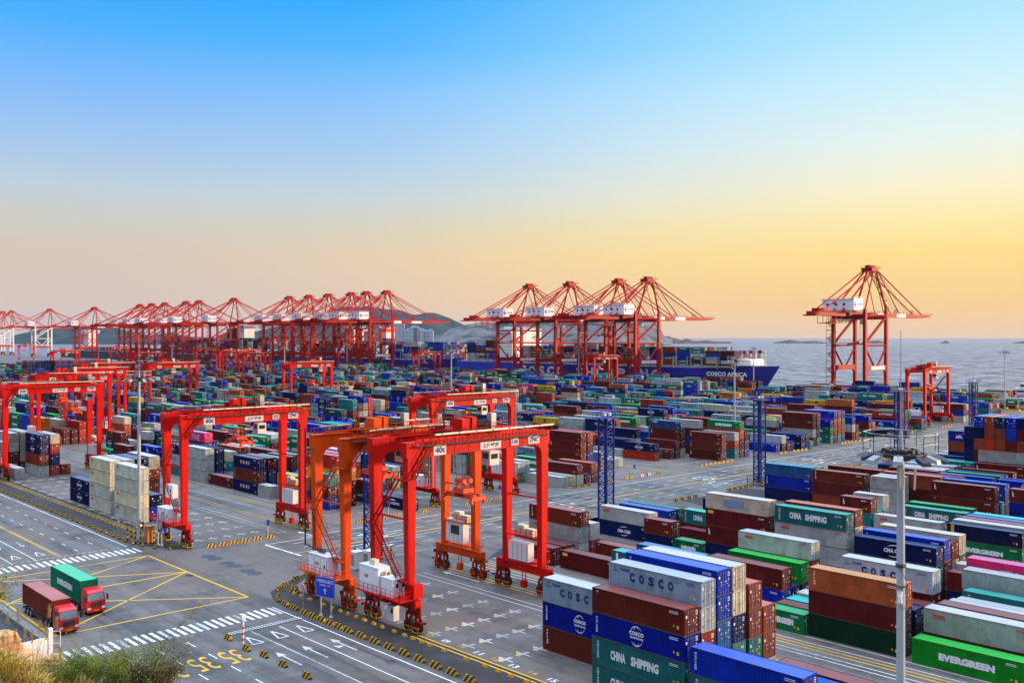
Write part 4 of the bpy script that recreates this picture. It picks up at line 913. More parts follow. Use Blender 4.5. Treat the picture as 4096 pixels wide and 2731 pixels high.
            for wy in (-.95, .95):
                wmb = MB(); wmb.tube((x0-.27, yc+wy, .78), (x0+.27, yc+wy, .78), .78, 20); wh = wmb.build('wheel', BLK, o)
                hb = MB(); hb.tube((x0-.3, yc+wy, .78), (x0+.3, yc+wy, .78), .38, 12); hb.build('hub', mat, wh)
                if num in ('222', '201', '223') or not detail:
                    gd = MB(); gd.box(x0-.5, x0-.42, yc+wy-.55, yc+wy+.55, .15, 1.0); gd.box(x0-.5, x0+.5, yc+wy-.62, yc+wy-.55, .15, 1.0); gd.build('wheel_guard', GUARD, o)
                elif detail:
                    gd = MB(); 
                    for z in (.3, .85): gd.beam((x0-.6, yc+wy-.7, z), (x0-.6, yc+wy+.7, z), .06); gd.beam((x0-.6, yc+wy-.7, z), (x0+.6, yc+wy-.7, z), .06)
                    for yy in (-.7, .7): gd.beam((x0-.6, yc+wy+yy, .2), (x0-.6, yc+wy+yy, .9), .06)
                    gd.beam((x0+.6, yc+wy-.7, .2), (x0+.6, yc+wy-.7, .9), .06); gd.build('wheel_guard', YEL if mat is RED else ORG, o)
    # platforms with rails on both sides
    pf = MB(); pf.box(-2.7, -.5, -5.2, 4.8, 4.28, 4.42); pf.rail([(-2.7, 4.8, 4.42), (-2.7, -5.2, 4.42), (-.5, -5.2, 4.42)], 1.1, 1.0, .055)
    pf.build('service_platform', mat, o); pf = MB(); pf.box(W+.5, W+2.3, -3.2, 3.2, 4.28, 4.42); pf.rail([(W+2.3, 3.2, 4.42), (W+2.3, -3.2, 4.42)], 1.1, 1.0, .055)
    pf.build('service_platform', mat, o); pf = MB(); pf.rail([(W-.7, 3.2, 8.4), (W-.7, -3.2, 8.4)], 1.0, 1.0, .055); pf.box(W-.9, W+.6, -3.2, 3.2, 8.25, 8.4)
    pf.build('service_platform', mat, o)
    if num == '108':
        for (a, b_, c_, d, e, f_, nm) in ((-2.5, -.55, -.2, 4.0, 4.45, 7.7, 'engine_house'), (-2.2, -.6, -3.0, -.5, 4.45, 6.7, 'electric_house')):
            m_ = MB(); m_.box(a, b_, c_, d, e, f_); m_.box(a-.05, b_+.05, c_-.05, d+.05, f_, f_+.1)
            m_.box(a+.3, a+1.1, c_-.03, c_, e+.1, e+2.0, 1); m_.box(a+.5, a+.9, c_-.05, c_-.03, e+1.2, e+1.7, 2)
            hh = m_.build(nm, [BOXW, WHT, GLS], o)
            ac = MB(); ac.box(a+1.0, a+1.7, c_-.5, c_-.05, f_-1.0, f_-.4); ac.tube((a+1.35, c_-.52, f_-.7), (a+1.35, c_-.5, f_-.7), .22, 12, m=1); ac.build('air_conditioner', [CREAM, DARK], hh)
            if nm == 'engine_house':
                t = MB(); put_text(t, '108', (a-.01, 2.9, 6.2), (0,-1,0), (0,0,1), .9, .5, 0, .05); t.build('lettering', TXR, hh)
                ac = MB(); ac.box(a+.5, a+1.2, 1.2, 2.4, f_+.12, f_+.85); ac.build('air_conditioner', CREAM, hh)
        m_ = MB(); m_.box(-1.0, -.1, -1.6, -.2, .9, 2.9); m_.box(-1.02, -1.0, -1.4, -1.0, 1.9, 2.5, 1); m_.build('ground_cabinet', [BOXW, GLS], o)
        m_ = MB(); m_.box(-1.0, -.2, -.1, 2.5, 3.0, 4.0); m_.box(-1.03, -1.0, .6, 1.5, 3.3, 3.7, 1); m_.build('drive_box', [mat, GLS], o)
        m_ = MB(); m_.box(-.6, .9, -5.4, -4.4, 4.4, 6.2); m_.build('junction_box', mat, o)
    elif detail:
        m_ = MB(); y0, y1 = (-2.6, 2.3) if mat is ORG else (-2.4, 2.4)
        m_.box(-2.3, -.55, y0, y1, 4.45, 7.0 if mat is ORG else 6.8); m_.box(-2.4, -.5, y0-.08, y1+.08, 7.0 if mat is ORG else 6.8, 7.1 if mat is ORG else 6.9)
        for k in range(3): m_.box(-2.33, -2.3, y0+.2+k*1.6, y0+.24+k*1.6, 4.6, 6.6, 1)
        m_.box(-2.33, -2.3, y0+.6, y0+.9, 5.4, 5.9, 1)
        hh = m_.build('engine_house', [BOXW, DARK], o)
        t = MB(); put_text(t, num, (-2.32, .6, 5.6), (0,-1,0), (0,0,1), 1.0, .5, 0, .05); t.build('lettering', TXR, hh)
        if mat is ORG:
            p = MB(); p.tube((-1.4, -.5, 7.5), (-1.4, 1.3, 7.5), .3, 12); p.tube((-1.4, 1.3, 7.5), (-1.4, 5.1, 7.7), .12, 8); p.tube((-1.2, 5.1, 7.7), (-1.2, 5.1, 24.6), .12, 8); p.build('exhaust_pipe', DARK, o)
        if num == '222':
            m_ = MB(); m_.box(-1.4, -.3, -1.8, 1.0, 8.6, 11.0); m_.box(-1.42, -1.4, -1.2, -.8, 9.6, 10.3, 1); m_.box(-1.42, -1.4, -.1, .3, 9.6, 10.3, 1); m_.build('electric_house', [BOXW, DARK], o)
    else:
        m_ = MB(); m_.box(-2.0, -.55, -2.4, 2.2, 4.45, 6.9); m_.build('engine_house', BOXW, o)
    # far side house
    m_ = MB(); m_.box(W-.7, W+.5, -1.6, 2.6, 4.6 if num != '243' else 5.0, 7.3 if num != '243' else 8.6)
    for k in range(4): m_.box(W-.73, W-.7, -1.3+k*1.0, -1.26+k*1.0, 4.8, 7.1, 1)
    if num == '243': m_.box(W-.75, W-.7, -.6, 1.4, 6.3, 7.7, 2)
    m_.build('power_house', [BOXW, DARK, GLS], o)
    if detail:
        m_ = MB(); m_.box(W-.6, W+.4, -.6, 1.0, 8.45, 9.9); m_.box(W-.6, W+.4, -2.4, -.9, 8.45, 9.5); m_.build('resistor_box', CREAM, o)
        m_ = MB(); m_.box(W-.4, W+.3, -.5, .4, .6, 1.6); m_.beam((W, -.4, 1.6), (W, -.4, 3.1), .1); m_.beam((W, .3, 1.6), (W, .3, 3.1), .1); m_.build('battery_box', mat, o)
        for x0, y0, z0, z1 in ((-.9, -4.8, 4.3, 13), (W+.9, -3.9, 4.3, 22)) if num != '223' else ((-.9, -4.8, 4.3, 13), (W+.95, -4.4, 4.3, 24)):
            l = MB(); 
            for dy in (-.25, .25): l.beam((x0, y0+dy, z0), (x0, y0+dy, z1), .06)
            z = z0
            while z < z1: l.beam((x0, y0-.25, z), (x0, y0+.25, z), .04); l.rail([(x0-.4, y0-.35, z), (x0-.4, y0+.35, z)], .05, 9, .04) if int(z*2) % 3 == 0 else None; z += .5
            l.build('ladder', mat if num != '223' else LGRY, o)
    # zigzag stairs on the near side (both flights between the legs, then up along the haunch)
    st = MB()
    if detail:
        st.stair((-1.05, -2.9, 6.6), (-1.05, 3.0, 13.2), .75, (1, 0, 0)); st.box(-1.6, -.4, 2.9, 4.4, 13.1, 13.2); st.rail([(-1.6, 4.4, 13.2), (-1.6, 2.9, 13.2)], 1.0, .7, .05)
        st.stair((-1.05, 3.0, 13.2), (-1.05, -2.6, 19.6), .75, (1, 0, 0)); st.box(-1.7, .2, -4.6, -2.5, 19.5, 19.6); st.rail([(-1.7, -2.5, 19.6), (-1.7, -4.6, 19.6), (.2, -4.6, 19.6)], 1.0, .7, .05)
        st.stair((-.2, -4.75, 19.6), (3.2, -4.75, H), .7, (0, 1, 0)); st.box(-1.5, -.4, -4.6, -2.7, 6.5, 6.6); st.rail([(-1.5, -2.7, 6.6), (-1.5, -4.6, 6.6)], 1.0, .7, .05)
    else:
        st.stair((W-.8, -2.9, 5), (W-.8, 2.9, 13), .7, (1, 0, 0), railh=1); st.stair((W-.8, 2.9, 13), (W-.8, -2.9, 21), .7, (1, 0, 0), railh=1)
    st.build('stairway', dk, o)
    # trolley with hoist drum, cab and spreader
    tr = MB(); tr.box(spx-2.6, spx+3.2, -4.3, 4.3, H+.35, H+.75); tr.rail([(spx-2.6, -4.3, H+.75), (spx+3.2, -4.3, H+.75), (spx+3.2, 4.3, H+.75)], 1.0, 1.2, .05)
    tr.box(spx-2.3, spx-.9, -2.4, -.4, H+.75, H+2.3); tr.box(spx-.8, spx-.0, -2.6, -.8, H+.75, H+2.5); tr.beam((spx-1.8, 2.2, H+.7), (spx-1.8, 2.2, H+3.4), .15); tr.beam((spx-1.8, 2.2, H+3.4), (spx-.2, 1.0, H+3.4), .15); tr.box(spx+1.6, spx+2.8, 1.2, 3.0, H+.75, H+1.6)
    q = random.Random(int(X0+Yc))
    for _ in range(26):
        a_ = spx+q.uniform(-2.5, 3.2); b_ = q.uniform(-4, 4); c_ = q.uniform(.1, .9); tr.box(a_, a_+q.uniform(.15, .9), b_, b_+q.uniform(.15, .8), H+.76, H+.76+c_, q.choice((0, 1, 1)))
    for _ in range(14):
        a_ = spx+q.uniform(-2.4, 3); b_ = q.uniform(-3.5, 3.5); tr.beam((a_, b_, H-.9), (a_+q.uniform(-1, 1), b_+q.uniform(-1, 1), H+.5), .12, m=q.choice((0, 1)))
    tr.box(spx-1.6, spx+1.6, -2.6, 2.6, H-.5, H+.3, 1)
    tr = tr.build('trolley', [mat if not detail else dk, DARK], o)
    dr = MB(); dr.tube((spx+.1, -1.6, H+1.5), (spx+3.0, -1.6, H+1.5), .62, 16)
    for k in range(9): dr.tube((spx+.3+k*.3, -1.6, H+1.5), (spx+.42+k*.3, -1.6, H+1.5), .68, 16)
    dr.build('hoist_drum', BLK, tr)
    hb_ = MB(); hb_.box(spx-2.35, spx-.9, -2.5, -.4, H+.77, H+2.4); hb_.box(spx-.75, spx+.05, -2.7, -.75, H+.77, H+2.6); hb_.build('gearbox', mat, tr)
    mo = MB(); mo.tube((spx-1.4, 1.0, H+1.5), (spx-.2, 1.0, H+1.5), .42, 12); mo.build('motor', noise_mat('blue_motor', (.03, .2, .4), .5) if num == '243' else mat, tr)
    el = MB(); el.box(spx+3.3, spx+4.2, -2.2, -1.2, H+.4, H+2.9); el.build('control_cabinet', GRY if detail else CREAM, tr)
    cb = MB(); cb.box(spx+2.6, spx+4.4, -2.6, -.8, H-4.4, H-2.4); cb.box(spx+2.55, spx+2.6, -2.3, -1.1, H-3.5, H-2.7, 1); cb.box(spx+2.9, spx+4.1, -2.65, -2.6, H-3.5, H-2.8, 1); cb.beam((spx+3.5, -1.7, H-2.2), (spx+3.5, -1.7, H+.3), .3, m=2); cb.build('cab', [WHT, GLS, mat], o)
    # hanging spreader, long side along y (the length of a container), shown telescoped
    z = spz; SPM = noise_mat('spreader_orange', (.78, .07, .01), .45, .2, 1) if 'spreader_orange' not in bpy.data.materials else bpy.data.materials['spreader_orange']
    sp_ = MB(); L_ = 3.05
    for x in (spx-.55, spx+.55): sp_.box(x-.2, x+.2, -L_, L_, z+.35, z+1.05)
    for y in (-L_, L_):
        sp_.box(spx-1.22, spx+1.22, y-.22, y+.22, z+.3, z+.8)
        for x in (spx-1.15, spx+1.15): sp_.box(x-.18, x+.18, y-.24, y+.24, z-.15, z+.4)
    sp_.box(spx-1.0, spx+1.0, -1.1, 1.1, z+1.05, z+1.7); 
    for x in (spx-.8, spx+.8):
        for y in (-.8, .8): sp_.beam((x, y, z+1.7), (x*.6+spx*.4, y*.6, z+2.7), .25)
        sp_.tube((x*.7+spx*.3, -.9, z+2.7), (x*.7+spx*.3, .9, z+2.7), .38, 12)
    so = sp_.build('spreader', SPM, o)
    if detail: t = MB(); put_text(t, 'ZPMC', (spx-.76, 1.2, z+.48), (0,-1,0), (0,0,1), 2.2, .42, 0, .07); t.build('lettering', TXK, so)
    rp = MB(); 
    for x in (spx-.6, spx+.6):
        for y in (-.8, .8): rp.tube((x, y, z+2.7), (x*1.0, y*2.2, H+.3), .03, 5)
    rp.build('hoist_rope', DARK, so)
    # signs on the girder that faces the camera side (-y)
    yf = -3.75-.62
    sign(o, load, 3.4 if num != '201' else 3.0, yf, H-1.85, 2.1, 1.3, TXB); 
    sign(o, '上海盛东', W*.48, yf, H-1.75, 3.8, 1.0, TXB)
    sign(o, num, W*.72, yf, H-1.6, 1.4, .95, TXB); sign(o, 'ZPMC', W*.86, yf, H-1.65, 2.2, 1.1, TXB)
    return o
rtg(74.3, 102.0, '108', '40t', RED, 12.3, 15.0, True, 'bright red gantry crane nearest the camera, white house numbered 108')
rtg(74.3, 116.8, '243', '40t', ORG, 8.0, 17.0, True, 'orange gantry crane with pale exhaust pipe, numbered 243', H=23.6)
rtg(74.3, 169.2, '222', '40t', RED, 12.6, 17.2, True, 'red gantry crane left of centre, girder sign reads 222', H=23.7)
rtg(133.0, 171.0, '223', '40t', RED, 13.0, 17.5, True, 'red gantry crane numbered 223 with pink ladder leg', H=24.0)
rtg(74.6, 279.3, '201', '60t', RED, 18.5, 16.5, True, 'red gantry crane at the left edge marked 60t and 201', H=24.6)
FARR = [(106, 356.5, 'far red gantry just behind the 60t one', 9, 15), (133, 412, 'red gantry third behind the left edge one', 15, 16), (165.4, 486, 'red gantry fourth in the left row', 12, 16), (192.3, 471, 'red gantry behind the tall pole left of centre', 20, 15), (251.5, 437, 'red gantry left of centre lowering a pale container', 15, 12.5),
        (404.4, 177.3, 'lone red gantry by the water on the right, number 124', 12, 14.5), (497, 448, 'red gantry with yellow lamps before the blue ship', 18, 10), (512, 668, 'small orange-red gantry before the second ship', 6, 15), (310, 990, 'far red gantry left of the empties wall', 8, 14), (310.5, 791, 'far red gantry right of the first pole', 16, 12),
        (490, 1062, 'far red gantry between the two crane rows', 12, 12), (404, 814, 'far red gantry left of the paired ones', 12, 14), (463, 905, 'far red gantry under the six quay cranes', 9, 15), (490, 1325, 'tiny far red gantry at the left', 9, 15), (490, 1735, 'tiniest red gantry at the far left', 9, 15), (430, 880, 'far red gantry right of the six crane feet', 14, 13), (371.6, 720, 'far red gantry over the middle rows', 14, 13)]
_first = None
for i, (x, y, lb, sx, sz) in enumerate(FARR):
    if i in (0, 4, 5): c = rtg(x, y, '124' if i == 5 else '221', '40t', RED, sx, sz, False, lb, H=24.4)
    else: c = copy_tree(_first, loc=(x, y, 0), label=lb)
    if i == 0: _first = c
# ------------------------------------------------------------------ ship to shore cranes (land rail x=590, water rail x=620)
def sts(name_parts, mat, legmat, label, loc, hs, number=None, boom_up=False):
    o = empty('quay_crane', loc, 0, label, 'quay crane', 'ship to shore cranes along the quay')
    LX, WX = -15.0, 15.0
    for y in (-11, 11):
        for x in (LX, WX):
            l = MB(); l.hexa([(x-1.35, y-1.0, 6.5), (x+1.35, y-1.0, 6.5), (x+1.35, y+1.0, 6.5), (x-1.35, y+1.0, 6.5), (x-1.2, y-.95, 55.5), (x+1.2, y-.95, 55.5), (x+1.2, y+.95, 55.5), (x-1.2, y+.95, 55.5)])
            l.hexa([(x-1.5, y-.85, 3), (x+1.5, y-.85, 3), (x+1.5, y+.85, 3), (x-1.5, y+.85, 3), (x-1.35, y-1.0, 6.5), (x+1.35, y-1.0, 6.5), (x+1.35, y+1.0, 6.5), (x-1.35, y+1.0, 6.5)])
            l.build('leg', legmat, o)
        p = MB(); p.box(LX, WX, y-.72, y+.72, 15.8, 19.0); 
        for s, x in ((1, LX), (-1, WX)): p.hexa([(x, y-.7, 11), (x+s*.1, y-.7, 11), (x+s*.1, y+.7, 11), (x, y+.7, 11), (x, y-.7, 15.8), (x+s*3, y-.7, 15.8), (x+s*3, y+.7, 15.8), (x, y+.7, 15.8)])
        p.build('portal_beam', mat, o)
        b = MB(); b.tube((LX, y, 32), (WX, y, 32), .6, 8); b.tube((LX, y, 33), (WX, y, 51), .9, 8); b.tube((LX, y, 31), (-3, y, 19.2), .65, 8); b.tube((WX, y, 31), (3, y, 19.2), .65, 8)
        b.build('brace', mat if legmat is mat else legmat, o)
        t = MB(); t.tube((LX, y, 51), (WX, y, 51.6), .75, 8); t.build('tie_beam', mat, o)
    for x in (LX, WX):
        s_ = MB(); s_.box(x-.9, x+.9, -13, 13, 3.2, 6.4); s_.build('sill_beam', mat, o)
        s_ = MB(); s_.box(x-.97, x+.97, -11, 11, 49, 52); s_.build('cross_beam', mat, o)
        for y in (-11, 11):
            s_ = MB(); s_.box(x-.5, x+.5, y-5.3, y+5.3, 2.2, 3.19)
            for k in (-4.2, -1.6, 1.6, 4.2): s_.box(x-.6, x+.6, y+k-1, y+k+1, .2, 2.6)
            s_.build('bogie', mat, o)
    g = MB()
    for y in (-3.2, 3.2): g.box(-63, 18, y-.6, y+.6, 50.6, 53.4)
    for x in range(-60, 18, 8): g.box(x-.3, x+.3, -3.2, 3.2, 51, 52)
    g.rail([(-63, -5, 53.4), (18, -5, 53.4)], 1.2, 3, .12); g.box(-63, 18, -5.1, -3.8, 53.2, 53.4)
    g.box(-66, -60, -4.5, 4.5, 50.4, 51.2); g.rail([(-66, -4.5, 51.2), (-60, -4.5, 51.2)], 1.5, 2, .15); g.box(-56, -51, -4, 4, 53.4, 55.4)
    g.build('main_girder', mat, o)
    bo = MB()
    for k in range(5):
        x0 = 18+k*14.4
        for y in (-3.2, 3.2): bo.box(x0, x0+14.4, y-.55, y+.55, 50.9, 53.3, 1 if k in (0, 2) else 0)
    bo.hexa([(90, -3.7, 50.9), (104, -3.0, 52.2), (104, 3.0, 52.2), (90, 3.7, 50.9), (90, -3.7, 53.3), (104, -3.0, 53.3), (104, 3.0, 53.3), (90, 3.7, 53.3)])
    bo.rail([(18, -4.6, 53.3), (104, -4.6, 53.3)], 1.2, 3, .12)
    for x in (46, 48, 50, 72, 74, 76): bo.beam((x, -2, 53.3), (x+1.2, -2, 56.4), .35)
    bo.build('boom', [mat, WHT], o)
    a = MB(); ax = 15
    for y in (-11, 11): a.tube((WX, y, 55), (ax+1.5, y*.28, 82), .75, 8, .6); a.tube((LX, y, 55), (ax-1.5, y*.28, 82), .6, 8, .5)
    a.tube((-32, -3.2, 53), (ax-2, -3, 81.5), .6, 8); a.tube((-32, 3.2, 53), (ax-2, 3, 81.5), .6, 8)
    a.box(ax-5.5, ax+3.5, -3.8, 3.8, 81.2, 83.2); a.rail([(ax-6.5, -4, 83.2), (ax+6, -4, 83.2)], 1.3, 1.6, .14); a.box(ax-6.5, ax+7, -4.2, 4.2, 83.1, 83.35)
    for x in (-3, -.5, 2.6): a.box(ax+x-.9, ax+x+.7, -2, 2, 83.3, 85.2)
    a.build('apex_frame', mat, o)
    fs = MB()
    for y in (-3.1, 3.1):
        fs.tube((ax+3, y, 82), (88, y, 53.5), .42, 6); fs.tube((ax+3, y, 82), (52, y, 53.5), .36, 6); fs.tube((ax+3, y, 82), (66, y, 53.5), .12, 5); fs.tube((ax+3, y, 82), (60, y, 53.5), .1, 5)
        fs.tube((ax-3, y, 82), (-54, y, 54), .42, 6); fs.tube((ax-1, y, 82), (28, y, 53.5), .3, 6)
    fs.build('stay_rod', mat, o)
    z = MB()
    for x, y, zz in [(ax+.5, -8.0*(82-q)/27-3, q) for q in (56, 61, 66, 71, 75, 79)]: z.box(x-.2, x+2.2, y-1, y+1, zz, zz+.2); z.rail([(x-.2, y-1, zz), (x+2.2, y-1, zz)], 1.2, 1.2, .14); z.beam((x, y, zz), (x+1.6, y, zz-4.6), .25)
    z.build('apex_stairway', mat, o)
    m = MB(); m.box(-28, -16, -10, 12, 54.2, 61.4); m.box(-28.3, -15.7, -10.3, 12.3, 61.4, 61.7)
    for y in (-4, 1.5, 7.5): m.box(-28.05, -28, y, y+1.6, 57.4, 59, 1)
    m.rail([(-28, 12, 61.7), (-28, -10, 61.7), (-16, -10, 61.7)], 1.1, 2.5, .1); m.rail([(-29, 12.5, 54.1), (-29, -11, 54.1), (-16, -11, 54.1)], 1.1, 2.5, .1); m.box(-29.2, -15.8, -11.2, 12.6, 53.9, 54.15, 2)
    mo = m.build('machinery_house', [BOXW, GLS, mat], o)
    t = MB()
    put_text(t, '上海盛东', (-24.6, -10.05, 57), (1,0,0), (0,0,1), 8.0, 2.0, 0, .05)
    for (xx, zz, w, h, k) in ((-26.6, 56, .9, 4.2, 1), (-27.4, 57, .8, 1.8, 0), (-25.7, 57, .8, 1.8, 0)): t.quad((xx, -10.06, zz), (xx+w, -10.06, zz), (xx+w, -10.06, zz+h), (xx, -10.06, zz+h), k)
    for (yy, zz, w, h, k) in ((3.4, 57.6, .9, 3.0, 1), (4.6, 58.2, 1.1, 1.2, 0), (2.4, 57.4, 1.1, 1.2, 0)): t.quad((-28.06, yy, zz), (-28.06, yy-w, zz), (-28.06, yy-w, zz+h), (-28.06, yy, zz+h), k)
    t.build('lettering', [TXB, TXR], mo)
    tw = MB(); x = LX-2.6
    for q in range(9):
        z0 = 6+q*5; y0, y1 = (8.6, 13.2) if q % 2 else (13.2, 8.6); tw.stair((x, y0, z0), (x, y1, z0+5), 1.3, (1, 0, 0), railh=1.2); tw.box(x-1.2, x+1.2, y1-1, y1+1, z0+4.9, z0+5.1)
        tw.rail([(x-1.2, 14.2, z0+5), (x-1.2, 7.8, z0+5)], 1.2, 1.5, .14)
    for y in (7.8, 14.2): tw.beam((x-1.2, y, 5), (x-1.2, y, 51), .2)
    for z in np.arange(7, 51, 2.5): tw.beam((x-1.2, 7.8, z), (x-1.2, 14.2, z), .14)
    tw.build('stair_tower', mat, o)
    c = MB(); c.box(-48, -34, -4.4, 4.4, 46, 46.4); c.rail([(-48, -4.4, 46.4), (-34, -4.4, 46.4)], 2.2, 1.8, .2); 
    for x in (-48, -41, -34): c.beam((x, -4.4, 46), (x, -4.4, 51), .3); c.beam((x, 4.4, 46), (x, 4.4, 51), .3)
    for k in range(14): c.tube((-30+k*1.4, 0, 50.6), (-30+k*1.4, 0, 47.6-(k % 3)*.6), .25, 5, m=1)
    c.build('festoon_platform', [mat, DARK], o)
    tr = MB(); tr.box(-6, 2, -3.4, 3.4, 49.6, 50.6); tr.box(3, 6.4, -1.6, 1.6, 45.8, 49.4, 1); tr.build('trolley', [mat, WHT], o)
    s = MB(); zz = hs; s.box(-5.2, -2.8, -6, 6, zz, zz+.8); s.box(-5, -3, -2.5, 2.5, zz+.8, zz+2.2, 1)
    for y in (-6, 6): s.box(-5.4, -2.6, y-.3, y+.3, zz-.5, zz+.6)
    so = s.build('spreader', [mat, YEL], o)
    r = MB()
    for x in (-5, -3):
        for y in (-2, 2): r.tube((x, y, zz+2), (x, y*1.3, 49.8), .09, 5)
    r.build('hoist_rope', DARK, so)
    if number:
        w = 0
        for body, u, wd, pm, tm in (('盛东', 8.2, 6.5, WHT, TXB), (number, 1.2, 3.6, WHT, TXB), ('65T', -2.9, 3.4, WHT, TXB), ('ZPMC', -6.8, 4.0, WHT, TXB)):
            p = MB(); p.box(-u-.0, -u+wd, -11.86, -11.75, 16.3, 18.6); po = p.build('sign_plate', pm, o); t = MB(); put_text(t, body, (-u+wd*.08, -11.84, 16.8), (1,0,0), (0,0,1), wd*.84, 1.5, 0, .04); t.build('lettering', tm, po)
    return o
RW = 605.0
A = [('818', 303, 32.5), ('817', 494.5, 40), ('816', 526, 38), ('815', 583, 30), ('814', 635, 33), ('813', 862, 36)]
first = None
for n, y, hs in A:
    lb = {'818': 'lone red quay crane standing apart on the right over open water', '817': 'rightmost crane of the four beside the blue ship', '816': 'second from the right of the four cranes beside the blue ship', '815': 'third from the right of the four cranes beside the blue ship', '814': 'leftmost of the four cranes beside the blue ship', '813': 'rightmost of the six clustered quay cranes, boom over open sky'}[n]
    c = sts(None, STSRED, STSRED, lb, (RW, y, 0), hs, n); c.scale = (1, 1, {'818': 1.02, '813': 1.06}.get(n, 1.035))
    if n == '813': first = c
base = [k for k in first.children if not k.name.startswith('sign_plate')]
KIDS[first.name] = base
for i, y in enumerate((901, 932, 981, 1025, 1072)):
    c = copy_tree(first, loc=(RW, y, 0), label='quay crane number %s of the six clustered ones, counted from the right' % ('two', 'three', 'four', 'five', 'six')[i]); c.scale.z = 1.065
for i, y in enumerate((1221, 1330, 1374, 1450, 1500, 1547, 1752)):
    c = copy_tree(first, loc=(RW, y, 0), label=('right end crane of the far left row', 'second crane of the far left row from the right', 'third crane of the far left row from the right', 'fourth crane of the far left row from the right', 'fifth crane of the far left row from the right', 'sixth crane of the far left row from the right', 'red crane alone beside the red and white ones')[i]); c.scale.z = 1.09
ORW = noise_mat('quay_crane_orange_paint', (.5, .05, .02), .5, .15, .2, spec=.15)
rw = sts(None, ORW, WHT, 'rightmost red and white legged quay crane', (RW, 1995, 0), 40); rw.scale.z = 1.12
for i, y in enumerate((2245, 2310)):
    c = copy_tree(rw, loc=(RW, y, 0), label=('middle red and white legged quay crane', 'leftmost red and white legged quay crane')[i]); c.scale.z = 1.14
# ------------------------------------------------------------------ ships
HB = noise_mat('ship_hull_blue', (.003, .010, .36), .5, .15, .05, dirt=(.003, .008, .22), dirt_amt=.42); HRD = noise_mat('ship_hull_red', (.22, .03, .02), .6, .2, .1); HDK = noise_mat('ship_hull_dark', (.02, .03, .06), .6, .2, .05)
SW = noise_mat('ship_white_paint', (.74, .74, .72), .5, .08, .2, dirt=(.5, .42, .32), dirt_amt=.36)
def hull(root, y0, y1, x0, beam, deck, bow, mat):
    """bow points to -y at y0"""
    h = MB(); N = 40; sec = []
    for i in range(N+1):
        t = i/N; y = y0+(y1-y0)*t
        f = min(1, ((y-y0)/62)**.62) if y > y0 else 0; fl = min(1, ((y-y0)/95)**.8) if y > y0 else 0
        if t > .96: f = fl = 1-.12*(t-.96)/.04
        top = deck+(bow-deck)*max(0, 1-(y-y0)/55)**1.0
        sh = max(0, 1-(y-y0)/60); yo = -8.0*sh
        c = x0+beam/2; wt = beam/2*f; wb = beam/2*max(0.0, fl*1.0 if y-y0 > 14 else 0.05)
        sec.append([(c-wt, y+yo*.0-9*sh, top), (c-wt*.93-wb*.07, y-4*sh, top*.55), (c-wb, y+6*sh, -5), (c+wb, y+6*sh, -5), (c+wt*.93+wb*.07, y-4*sh, top*.55), (c+wt, y-9*sh, top)])
    for a, b in zip(sec[:-1], sec[1:]):
        for k in range(5): h.quad(a[k], b[k], b[k+1], a[k+1], 0)
        h.quad(a[5], b[5], b[0], a[0], 1)
    h.poly(sec[-1]); h.poly(sec[0])
    return h.build('hull', [mat, HDK], root)
s1 = empty('container_ship', (650, 570, -4.5), 0, 'long royal blue container ship with its name in white at the bow', 'ship')
OFF = (-650, -570, 4.5)
def shift(mb): mb.v = [(x+OFF[0], y+OFF[1], z+OFF[2]) for x, y, z in mb.v]; return mb
_b = MB.build
def sbuild(mb, name, mat, parent): return shift(mb).build(name, mat, parent)
class SMB(MB):
    off = (0, 0, 0)
    def build(s, name, mats, parent=None, loc=None):
        s.v = [(x-s.off[0], y-s.off[1], z-s.off[2]) for x, y, z in s.v]; return _MB.build(s, name, mats, parent, loc)
_MB = MB
